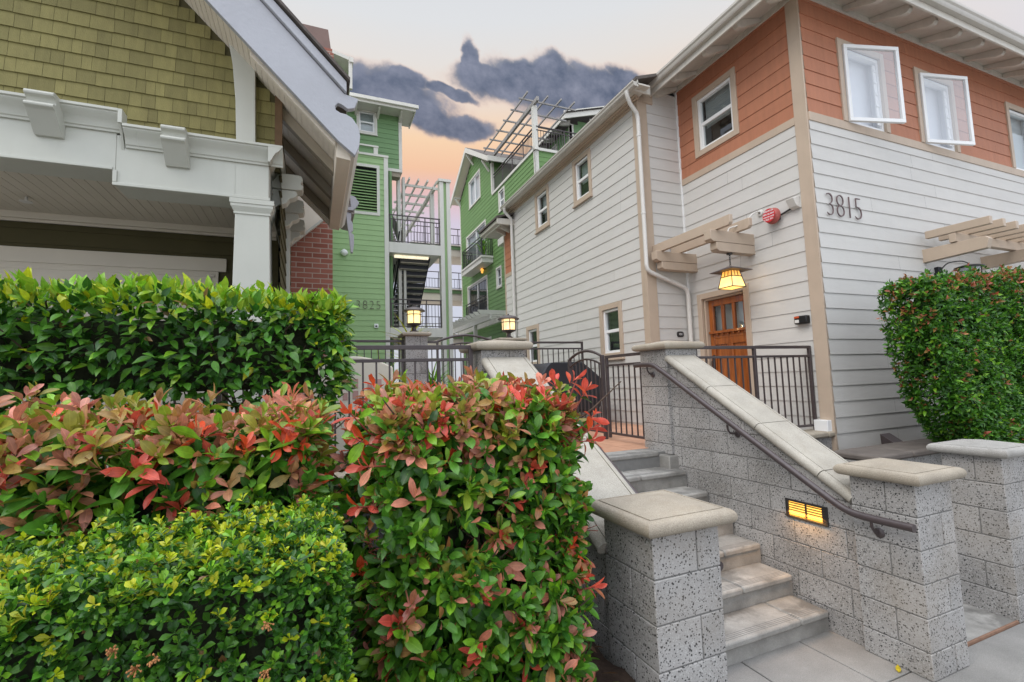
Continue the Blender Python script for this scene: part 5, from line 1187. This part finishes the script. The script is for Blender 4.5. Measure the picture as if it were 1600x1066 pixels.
def unit(a): return a/np.maximum(np.linalg.norm(a, axis=-1, keepdims=True), 1e-9)
def build_leaves(name, parent, P, D, Nm, Ln, Wd, col, shape='obovate', nt=5, fold=.35, droop=.18):
    V, A, F = leaf_template(shape, nt, fold, droop); n = len(P); k = len(V)
    D = unit(D); Bv = unit(np.cross(D, Nm)); Nm = np.cross(Bv, D)
    cv = rng.uniform(.3, 1.7, (n,1))
    X = (P[:,None,:] + Bv[:,None,:]*(V[None,:,0:1]*Wd[:,None,None]) + D[:,None,:]*(V[None,:,1:2]*Ln[:,None,None])
         + Nm[:,None,:]*((V[None,:,2]*Wd[:,None]+V[None,:,3]*Ln[:,None]*cv)[:,:,None]))
    off = np.zeros(3); p = parent
    while p is not None: off += np.array(p.location); p = p.parent
    X = (X-off).reshape(-1, 3).astype(np.float32)
    fc = (F[None]+np.arange(n)[:,None,None]*k).reshape(-1).astype(np.int32); nf = n*len(F)
    me = bpy.data.meshes.new(name); me.vertices.add(len(X)); me.vertices.foreach_set('co', X.ravel())
    me.loops.add(nf*4); me.loops.foreach_set('vertex_index', fc); me.polygons.add(nf)
    me.polygons.foreach_set('loop_start', np.arange(0, nf*4, 4, dtype=np.int32)); me.polygons.foreach_set('use_smooth', np.ones(nf, dtype=bool))
    me.update(calc_edges=True)
    ca = me.attributes.new('leaf_color', 'FLOAT_COLOR', 'POINT'); c4 = np.ones((n, k, 4), np.float32); c4[:,:,:3] = col[:,None,:]; ca.data.foreach_set('color', c4.ravel())
    ma = me.attributes.new('leaf_mid', 'FLOAT', 'POINT'); ma.data.foreach_set('value', np.tile(A, n).astype(np.float32))
    me.materials.append(leaf); o = bpy.data.objects.new(name, me); COL.objects.link(o); o.parent = parent; return o
def lump(p, s=1.0, ph=0):
    x, y, z = p[:,0]*s, p[:,1]*s, p[:,2]*s
    return (np.sin(5.1*x+1.3*y+ph)+np.sin(4.3*z+2.1*x+2*ph)+np.sin(6.7*y-3.1*z+ph*.7)+.6*np.sin(13*x+9*z+ph)+.6*np.sin(11*y+15*z-ph))/4.2
def shell(n, x0, x1, y0, y1, z0, z1, faces, rough, ph=0, rnd=.08):
    """points and outward normals over the chosen faces of a rounded block"""
    ar = {'front': (x1-x0)*(z1-z0), 'back': (x1-x0)*(z1-z0), 'left': (y1-y0)*(z1-z0), 'right': (y1-y0)*(z1-z0), 'top': (x1-x0)*(y1-y0)}
    wts = np.array([ar[f]*m for f, m in faces.items()]); cnt = (n*wts/wts.sum()).astype(int); Ps, Ns = [], []
    for (f, m), c in zip(faces.items(), cnt):
        a, b = rng.uniform(0, 1, c), rng.uniform(0, 1, c); X, Y, Z = x0+(x1-x0)*a, y0+(y1-y0)*b, z0+(z1-z0)*b
        if f == 'front': p = np.stack([X, np.full(c, y0), Z], 1); q = (0,-1,0)
        elif f == 'back': p = np.stack([X, np.full(c, y1), Z], 1); q = (0,1,0)
        elif f == 'left': p = np.stack([np.full(c, x0), y0+(y1-y0)*a, Z], 1); q = (-1,0,0)
        elif f == 'right': p = np.stack([np.full(c, x1), y0+(y1-y0)*a, Z], 1); q = (1,0,0)
        else: p = np.stack([X, Y, np.full(c, z1)], 1); q = (0,0,1)
        Ps.append(p); Ns.append(np.tile(np.array(q, float), (c, 1)))
    P, Nn = np.concatenate(Ps), np.concatenate(Ns)
    # round the edges: pull towards an inner block
    lo = np.array([x0+rnd, y0+rnd, -9]); hi = np.array([x1-rnd, y1-rnd, z1-rnd]); q = np.clip(P, lo, hi); d = P-q; L_ = np.linalg.norm(d, axis=1, keepdims=True)
    nn = np.where(L_ > 1e-6, d/np.maximum(L_, 1e-6), Nn); P = q+nn*np.minimum(L_, rnd)*1.0
    P = P+nn*(lump(P, 1, ph)*rough)[:,None]
    return P, nn
def straggle(P, A, share, lo, hi):
    # a few shoots have outgrown the last clipping
    s = rng.uniform(0,1,len(P)) < share; P = P.copy(); P[s] += (A[s]*.45+np.array([0,0,.75]))*rng.uniform(lo, hi, s.sum())[:,None]; return P
def sprigs(P, A, k, Ln, tilt=(25, 85), stem=.03, jit=.25, lvar=.25, wr=.42):
    """whorls of k leaves round the shoot axis A at P; inner leaves are young and upright"""
    n = len(P); A = unit(A+rng.normal(0, jit, (n,3))); h = np.where(np.abs(A[:,2:3]) < .9, np.array([[0,0,1.]]), np.array([[1.,0,0]]))
    b = unit(np.cross(A, h)); c = np.cross(A, b); ph0 = rng.uniform(0, 6.28, n); O = []
    for i in range(k):
        f = (i+.5)/k; ph = ph0+2.4*i+rng.normal(0, .25, n); th = np.radians(tilt[0]+(tilt[1]-tilt[0])*f+rng.normal(0, 9, n))
        rad = b*np.cos(ph)[:,None]+c*np.sin(ph)[:,None]; D = A*np.cos(th)[:,None]+rad*np.sin(th)[:,None]
        base = P-A*(stem*f)[..., None] if np.ndim(stem*f) else P-A*(stem*f)
        Nm = A-D*np.sum(A*D, 1, keepdims=True)+rng.normal(0, .30, (n,3)); L_ = Ln*(.65+.45*f)*rng.uniform(1-lvar, 1+lvar, n)
        O.append((base, D, Nm, L_, L_*wr*rng.uniform(.85, 1.15, n), np.full(n, f), np.arange(n)))
    return [np.concatenate(q) for q in zip(*O)]
def pick(n, cols, p): p = np.array(p, float); return np.array(cols)[rng.choice(len(cols), n, p=p/p.sum())]
def jitter(c, s=.18): b_ = rng.uniform(0,1,len(c)) < .007; c = np.array(c); c[b_] = (.22,.13,.045); return np.clip(c*rng.uniform(1-s, 1+s, (len(c),1))*rng.uniform(.93, 1.07, c.shape), .004, .9)
GREEN, DEEP, LIME, YEL = (.070,.205,.016), (.026,.098,.011), (.19,.40,.022), (.46,.52,.018)
RED, CORAL, PINK, BRONZE, OLIV = (.62,.095,.060), (.66,.23,.14), (.52,.205,.145), (.42,.185,.065), (.27,.25,.035)
def stems(parent, x0, x1, y0, y1, z0, z1, n, r, name='branch'):
    m = MB()
    for _ in range(n):
        x, y = random.uniform(x0, x1), random.uniform(y0, y1); p = [(x,y,z0)]; h = z1-z0
        for q in range(1, 5): p.append((p[-1][0]+random.uniform(-.06,.06), p[-1][1]+random.uniform(-.05,.05), z0+h*q/4.5))
        m.tube(p, [r, r*.8, r*.65, r*.5, r*.3], 6)
        for q in range(1, 5):
            for _k in range(2): a = random.uniform(0, 6.28); l_ = random.uniform(.12,.3); b = p[q]; m.tube([b, (b[0]+l_*.5*math.cos(a), b[1]+l_*.5*math.sin(a), b[2]+l_*.35), (b[0]+l_*math.cos(a), b[1]+l_*math.sin(a), b[2]+l_*.8)], [r*.4, r*.3, r*.15], 5)
    return m.build(name, bark, parent, smooth=60)
core_dark = M('dark_core', (.022,.026,.012), .95, .5, 30, .8, 40)
def core(parent, x0, x1, y0, y1, z0, z1):  # dark box added inside each plant to stop see-through and darken gaps
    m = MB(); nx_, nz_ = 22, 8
    m.box(x0, x1, y0, y1, z0, z1); o = m.build('dark_core', core_dark, parent, bevel=.05); return o

# ---- low hedge in front: whorls of small rounded leaves, yellow new tips
t = thing('low_hedge', (-.8, 1.6, -1.2), 'low clipped green hedge with yellow new tips in the front corner', 'hedge')
P, A = shell(4900, -1.75, .08, 1.36, 1.93, -1.40, -.435, {'front': 1, 'top': 1.5, 'right': 1.2}, .035, 1.0, .07)
top = np.clip((P[:,2]+.62)/.18, 0, 1); A = unit(A*.75+np.array([0,-.05,.75]))
P = P+A*rng.uniform(-.03,.022,len(P))[:,None]
P = straggle(P, A, .14, .012, .04)
q = sprigs(P, A, 8, .0285, (12, 88), .022, .3, .25, .50); yo = rng.uniform(0,1,len(P))
col = pick(len(q[0]), [GREEN, DEEP, LIME], [5,6,.5]); tipm = (q[5] < .58) & (yo[q[6]] < (.15+.55*top)[q[6]]); spc = pick(len(P), [YEL, LIME, (.45,.47,.035), (.22,.38,.03)], [3,2.2,1.2,1.6]); col[tipm] = spc[q[6][tipm]]
col = jitter(col)
P2, A2 = shell(3000, -1.75, .06, 1.42, 1.9, -1.40, -.48, {'front': 1, 'top': 1.2, 'right': 1}, .03, 2.0, .07); P2 = P2-A2*rng.uniform(0,.05,len(P2))[:,None]; q2 = sprigs(P2, unit(A2+rng.normal(0,.6,A2.shape)), 4, .031, (30,95), .02, .4, .25, .5)
c2 = jitter(pick(len(q2[0]), [GREEN, DEEP], [1,1.3]))
build_leaves('foliage', t, *[np.concatenate(z) for z in zip(q[:5], q2[:5])], np.concatenate([col, c2]), 'spoon', 6, .45, .12)
stems(t, -1.6, .0, 1.5, 1.85, -1.45, -.55, 16, .012); core(t, -1.7, .01, 1.47, 1.86, -1.35, -.53)
# dried flower heads
dfm = M('dried_flower', (.36,.16,.06), .9, .3, 30)
for _ in range(16):
    m = MB()
    x, z = random.uniform(-1.0,.02), random.uniform(-.85,-.55); y = 1.335+random.uniform(-.012,.01)
    for k in range(14): d = Vector((random.gauss(0,1),random.gauss(0,1)-.6,random.gauss(0,1))).normalized(); e_ = Vector((x,y,z))+d*random.uniform(.006,.015); m.tube([(x,y+.01,z), tuple(e_)], .0011, 4); m.lathe(e_.x, e_.y, [(.001,e_.z-.0025),(.0026,e_.z),(.001,e_.z+.0025)], 5)
    m.build('flower_cluster', dfm, t)


# ---- red tipped photinia: a hedge behind, and a free standing shrub
def photinia(t, P, A, L0, redtop, zt, zone=.26, cut=(.33,.68), k=7, sc=1.0):
    q = sprigs(P, A, k, L0, (8, 84), .055*sc, .36, .34, .40); n = len(P)
    hgt = np.clip((P[:,2]-(zt-zone))/zone, 0, 1); r_ = rng.uniform(0,1,n); kind = np.zeros(n, int)   # 0 green, 1 red, 2 pink-brown, 3 olive
    pr = redtop[0]+redtop[1]*hgt; kind[r_ < pr] = 1; kind[(r_ >= pr*cut[0]) & (r_ < pr)] = 2; kind[(r_ >= pr*cut[1]) & (r_ < pr)] = 3
    kk = kind[q[6]]; f = q[5]; m_ = len(kk); col = pick(m_, [(.085,.235,.022), GREEN, DEEP, LIME], [4,3,1.5,2.4])
    s = (kk == 1) & (f < .80); col[s] = pick(n, [RED, CORAL, (.66,.09,.03), PINK], [4,3,2,1.0])[q[6][s]]
    s = (kk == 2) & (f < .85); col[s] = (pick(n, [PINK, BRONZE, CORAL, (.46,.26,.10)], [4,2,1.6,1])[q[6][s]]+pick(s.sum(), [PINK, BRONZE, OLIV], [2,1,1]))*.5
    s = (kk == 3) & (f < .9); col[s] = (pick(n, [OLIV, LIME, BRONZE, (.33,.31,.035)], [3,2,1,2])[q[6][s]]+pick(s.sum(), [OLIV, LIME], [1,1]))*.5
    s = (kk == 0) & (rng.uniform(0,1,m_) < .07); col[s] = pick(s.sum(), [CORAL, BRONZE, PINK], [1,1,1])
    return q, jitter(col)
t = thing('photinia_hedge', (-.9, 2.3, -1.0), 'long photinia hedge with pinkish brown and red new leaves behind the low hedge', 'hedge')
P, A = shell(900, -2.2, .03, 2.02, 2.66, -.75, -.125, {'front': 1.25, 'top': 1.25, 'right': 1}, .05, 3.0, .10); A = unit(A*.7+np.array([0,-.1,.75])); P = P+A*rng.uniform(-.03,.05,len(P))[:,None]
P = straggle(P, A, .16, .03, .10)
q, col = photinia(t, P, A, .084, (.16,.92), -.10, .34, (.22,.64))
P2, A2 = shell(660, -2.2, .0, 2.10, 2.62, -.85, -.19, {'front': 1.3, 'top': 1, 'right': 1}, .05, 4.0, .1); P2 = P2-A2*rng.uniform(0,.09,len(P2))[:,None]; q2 = sprigs(P2, unit(A2+rng.normal(0,.6,A2.shape)), 5, .085, (35,100), .05, .4, .25, .42); c2 = jitter(pick(len(q2[0]), [(.085,.235,.022), GREEN, DEEP, OLIV], [1,2,1.5,.25]))
build_leaves('foliage', t, *[np.concatenate(z) for z in zip(q[:5], q2[:5])], np.concatenate([col, c2]), 'obovate', 8, .36, .22)
stems(t, -2.0, .0, 2.2, 2.5, -1.0, -.2, 14, .014); core(t, -2.15, -.08, 2.2, 2.55, -.9, -.33)
def taper(P): P = P.copy(); s_ = np.clip((-.25-P[:,2])/.9, 0, 1); P[:,0] = .70+(P[:,0]-.70)*(1-np.where(P[:,0] > .7, .22, .06)*s_); return P
t = thing('photinia_shrub', (.72, 2.2, -1.25), 'upright red tipped photinia shrub standing beside the near stair pillar', 'shrub')
P, A = shell(1440, .20, 1.17, 1.84, 2.55, -1.68, -.04, {'front': 1.5, 'top': 1.5, 'right': 1.1, 'left': .9}, .10, 5.0, .24); P = taper(P); A = unit(A*.8+np.array([0,-.1,.55])); P = P+A*rng.uniform(-.04,.05,len(P))[:,None]
xt = np.array([[1.24,1.92,-.23],[1.27,1.95,-.17],[1.21,1.88,-.28],[.15,1.9,-.20],[.13,1.92,-.10],[.17,1.88,-.30],[1.16,1.84,-.90],[1.12,1.86,-.86],[.16,1.95,-.46],[1.2,1.9,-.05],[1.13,1.86,.0]]); xa = unit(np.array([[.9,-.2,.5],[.8,-.1,.7],[.9,-.4,.1],[-.8,-.3,.4],[-.6,-.3,.7],[-.9,-.3,.1],[.8,-.5,.2],[.6,-.6,.3],[-.9,-.3,.2],[.5,-.2,.9],[.3,-.3,.9]]))
xt[:,0] = np.where(xt[:,0] > .7, xt[:,0]-.035, xt[:,0]); P = straggle(P, A, .15, .02, .075); P = np.concatenate([P, xt]); A = np.concatenate([A, xa])
q, col = photinia(t, P, A, .080, (.15,.85), -.06, .36, (.38,.66))
ext = q[6] >= len(P)-len(xt); s = ext & (q[5] < .9); col[s] = jitter(pick(s.sum(), [RED, CORAL, (.66,.09,.03)], [3,2,2]))
P2, A2 = shell(1260, .29, 1.11, 1.95, 2.5, -1.7, -.12, {'front': 1.4, 'top': 1, 'right': 1.2, 'left': 1.2}, .06, 6.0, .16); P2 = taper(P2-A2*rng.uniform(0,.10,len(P2))[:,None]); q2 = sprigs(P2, unit(A2+rng.normal(0,.6,A2.shape)), 5, .076, (35,100), .05, .4, .25, .42); c2 = jitter(pick(len(q2[0]), [(.085,.235,.022), GREEN, DEEP, OLIV], [1,2,1.5,.25]))
build_leaves('foliage', t, *[np.concatenate(z) for z in zip(q[:5], q2[:5])], np.concatenate([col, c2]), 'obovate', 8, .36, .22)
stems(t, .35, 1.05, 2.0, 2.45, -1.4, -.1, 14, .016); core(t, .44, .98, 2.08, 2.5, -1.3, -.22)
rtm = M('red_twig', (.28,.07,.05), .6, .2, 20)
for p_, a_ in zip(xt, xa): MB().tube([tuple(p_), tuple(p_-a_*.12), (p_[0]*.6+.7*.4, 2.1, p_[2]-.15)], [.003,.004,.006], 5).build('twig', rtm, t)
for _ in range(40):
    x, z = random.choice([random.uniform(.16,.3), random.uniform(.2,1.2)]), random.uniform(-.9,-.25)
    b = Vector((x,1.90,z)); m = MB()
    for k in range(5): m.tube([tuple(b+Vector((0,.05,-.02))), tuple(b+Vector((random.uniform(-.03,.03), random.uniform(-.06,-.02), random.uniform(-.01,.04))))], .0012, 4)
    m.build('twig', rtm, t)

# ---- tall ficus hedge against the railing
t = thing('ficus_hedge', (-1.2, 3.2, -.53), 'tall glossy green hedge with pointed leaves in front of the cream porch', 'hedge')
P, A = shell(4600, -3.0, .19, 2.88, 3.55, -.02, .545, {'front': 1.35, 'top': 1.5, 'right': 1.3}, .05, 7.0, .10); n = len(P)
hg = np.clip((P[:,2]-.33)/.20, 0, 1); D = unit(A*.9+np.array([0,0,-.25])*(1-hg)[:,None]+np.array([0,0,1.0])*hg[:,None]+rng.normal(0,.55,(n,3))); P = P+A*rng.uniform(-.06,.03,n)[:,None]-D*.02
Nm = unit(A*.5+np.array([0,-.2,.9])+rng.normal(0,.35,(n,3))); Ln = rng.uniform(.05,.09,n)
lit = rng.uniform(0,1,n); col = pick(n, [GREEN, DEEP, (.07,.21,.02)], [4,4,2]); s = lit < .06+.86*hg; col[s] = pick(s.sum(), [YEL, LIME, (.26,.42,.03)], [2.6,3,3])  # yellow and lime tips, commoner towards the top
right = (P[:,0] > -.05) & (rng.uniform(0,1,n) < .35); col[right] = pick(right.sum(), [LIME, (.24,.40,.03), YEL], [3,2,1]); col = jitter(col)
P2, A2 = shell(2300, -3.0, .14, 3.0, 3.5, -.08, .48, {'front': 1.3, 'top': 1, 'right': 1}, .05, 8.0, .1); n2_ = len(P2); P2 = P2-A2*rng.uniform(0,.10,n2_)[:,None]; D2 = unit(A2+rng.normal(0,.9,(n2_,3))); N2 = unit(np.array([0,-.3,.8])+rng.normal(0,.5,(n2_,3))); L2 = rng.uniform(.05,.085,n2_); c2 = jitter(pick(n2_, [GREEN, DEEP], [1,1.4]))
P3, A3 = shell(650, -3.0, .15, 2.92, 3.5, -.20, -.02, {'front': 1}, .04, 9.0, .02); n3_ = len(P3); D3 = unit(A3+rng.normal(0,.8,(n3_,3))+np.array([0,0,-.5])); c3 = jitter(pick(n3_, [GREEN, DEEP, (.07,.23,.02)], [1,1,1])); L3 = rng.uniform(.05,.085,n3_)
LL = np.concatenate([Ln, L2, L3])
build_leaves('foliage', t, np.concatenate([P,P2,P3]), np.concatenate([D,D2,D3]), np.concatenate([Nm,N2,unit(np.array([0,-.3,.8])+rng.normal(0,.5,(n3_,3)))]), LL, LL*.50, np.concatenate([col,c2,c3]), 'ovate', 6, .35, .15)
stems(t, -2.8, .08, 3.05, 3.4, -.55, .45, 22, .016); core(t, -2.9, .03, 3.12, 3.45, .0, .40)

# ---- clipped hedge against the house on the right
t = thing('clipped_hedge', (6.5, 2.9, -1.3), 'big clipped hedge with small green and coppery leaves against the white house', 'hedge')
def lean(P): s = np.clip((.55-P[:,2])/1.5, 0, 1); w_ = np.clip(1-(P[:,0]-5.62)/1.3, 0, 1); P = P.copy(); P[:,0] += (.55*s**1.5+.25*np.clip((-.45-P[:,2])/.5,0,1))*w_; P[:,2] += .075*(P[:,0]-5.6)*np.clip((P[:,2]+.2),0,1); return P
P, A = shell(6000, 5.60, 8.9, 2.62, 3.16, -1.15, .90, {'front': 1.2, 'top': 1.1, 'left': 1.5}, .05, 10.0, .13); A = unit(A*.8+np.array([0,0,.45])); P = P+A*(lump(P,2.6,3)*.05)[:,None]; P = lean(P+A*rng.uniform(-.05,.03,len(P))[:,None])
P = straggle(P, A, .12, .03, .08)
q = sprigs(P, A, 5, .057, (15,90), .04, .4, .3, .50); col = pick(len(q[0]), [GREEN, DEEP, (.075,.22,.02), LIME], [4,4,2.5,1]); r_ = rng.uniform(0,1,len(P)); hg = np.clip((P[:,2]-.55)/.4,0,1); pr = (.06+.50*hg+.24*np.clip((6.2-P[:,0])/.6,0,1))*np.clip(.55+1.6*lump(P,2.2,1),.1,1.5)
s = (r_ < pr)[q[6]] & (q[5] < .65); col[s] = pick(s.sum(), [(.34,.09,.045), BRONZE, (.25,.13,.04), (.42,.12,.07)], [2,2,2,1]); col = jitter(col)
P2, A2 = shell(4000, 5.68, 8.9, 2.72, 3.14, -1.15, .82, {'front': 1.2, 'top': 1, 'left': 1.5}, .05, 11.0, .13); P2 = lean(P2-A2*rng.uniform(0,.08,len(P2))[:,None]); q2 = sprigs(P2, unit(A2+rng.normal(0,.7,A2.shape)), 4, .052, (30,95), .03, .4, .25, .5); c2 = jitter(pick(len(q2[0]), [GREEN, DEEP], [1,1.3]))
build_leaves('foliage', t, *[np.concatenate(z) for z in zip(q[:5], q2[:5])], np.concatenate([col, c2]), 'ovate', 4, .4, .15)
stems(t, 6.7, 8.6, 2.75, 3.0, -1.3, .3, 10, .02); core(t, 6.5, 8.8, 2.82, 3.08, -.9, .72); core(t, 5.85, 6.6, 2.82, 3.08, -.1, .70)
# ---- strap leaved plants beyond the railing
def strap_plant(x, y, z, n, L0, w0, label, cols, up=.9):
    t = thing('strap_leaf_plant', (x, y, z), label, 'plant'); a = rng.uniform(0, 6.28, n); e_ = rng.uniform(.15, 1.25, n)
    D = np.stack([np.cos(a)*np.cos(e_), np.sin(a)*np.cos(e_), np.sin(e_)+up*.3], 1); P = np.array([[x,y,z]])+np.stack([rng.normal(0,.04,n), rng.normal(0,.04,n), rng.uniform(0,L0*.9,n)], 1)
    Ln = rng.uniform(.7,1.15,n)*L0; build_leaves('foliage', t, P, D, np.tile(np.array([[0,0,1.]]), (n,1))+rng.normal(0,.1,(n,3)), Ln, np.full(n, w0), jitter(pick(n, cols, [1]*len(cols))), 'strap', 7, .3, .35)
    MB().tube([(x,y,z-.05),(x+.02,y,z+L0*.5),(x,y+.02,z+L0*.9)], .025, 8).build('stem', bark, t); return t
YC = [YEL, (.30,.40,.03), LIME]
strap_plant(1.12, 8.5, -.40, 70, .62, .05, 'yellow green strap leaved plant left of the slim lamp pillar', YC)
strap_plant(1.66, 8.9, .35, 60, .55, .045, 'bright yellow strap leaved plant spreading behind the slim pillar lantern', [YEL, (.5,.45,.04)])
strap_plant(2.02, 8.6, -.40, 60, .55, .05, 'green strap leaved plant between the slim pillar and the arched yard gate', [LIME, GREEN])
strap_plant(.72, 8.3, -.40, 60, .50, .05, 'low strap leaved plant beside the arched sign', [LIME, GREEN])
strap_plant(7.62, 21.3, 6.0, 50, .8, .06, 'tall grassy plant at the near corner of the balcony', [LIME, (.12,.3,.03)], 2.5)
strap_plant(7.62, 23.6, 6.0, 40, .4, .06, 'small grassy plant at the far end of the balcony', [LIME, GREEN], 1.2)
# ---- fallen leaf, pebble on the cap
n = 260; xs_, ys_ = rng.uniform(-.1,1.38,n), rng.uniform(1.2,2.6,n); s_ = np.clip((xs_-.2)/1.0,0,1); s_ = s_*s_*(3-2*s_); zs_ = -1.30-.14*s_-.25*np.maximum(0,1.3-ys_)+.03
a = rng.uniform(0,6.28,n); o = build_leaves('leaf_litter', None, np.stack([xs_,ys_,zs_],1), np.stack([np.cos(a),np.sin(a),rng.normal(0,.25,n)],1), np.tile(np.array([[0,0,1.]]),(n,1))+rng.normal(0,.4,(n,3)), rng.uniform(.035,.08,n), rng.uniform(.016,.035,n), jitter(pick(n,[(.20,.10,.04),(.13,.07,.03),(.30,.16,.06),(.10,.12,.02)],[3,3,1,1])), 'obovate', 5); o['kind'] = 'stuff'
t = tag(build_leaves('fallen_leaf', None, np.array([[3.36,1.965,GR+.006]]), np.array([[.8,.5,.05]]), np.array([[0,0,1.]]), np.array([.075]), np.array([.03]), np.array([[.55,.42,.02]]), 'ovate', 6, .3, -.1), 'single yellow fallen leaf on the pavement by the right stair pillar', 'leaf')
n = 14; t = thing('weed', (1.80,1.80,GR), 'little green weed growing at the foot of the near stair pillar', 'weed'); a = rng.uniform(0,6.28,n); build_leaves('foliage', t, np.tile(np.array([[1.79,1.80,-1.47+GR*0-.42]]),(n,1))+rng.normal(0,.012,(n,3)), np.stack([np.cos(a),np.sin(a)-.3,rng.uniform(.4,1.2,n)],1), np.tile(np.array([[0,0,1.]]),(n,1)), rng.uniform(.03,.055,n), rng.uniform(.012,.018,n), jitter(pick(n,[LIME,GREEN],[1,1])), 'ovate', 4)
MB().lathe(3.58, 2.06, [(.004,-.644),(.018,-.643),(.014,-.636),(.003,-.632)], 9).build('pale_pebble', text_white, None); tag(bpy.data.objects['pale_pebble'], 'small white fleck lying on top of the handrail pillar cap', 'pebble')
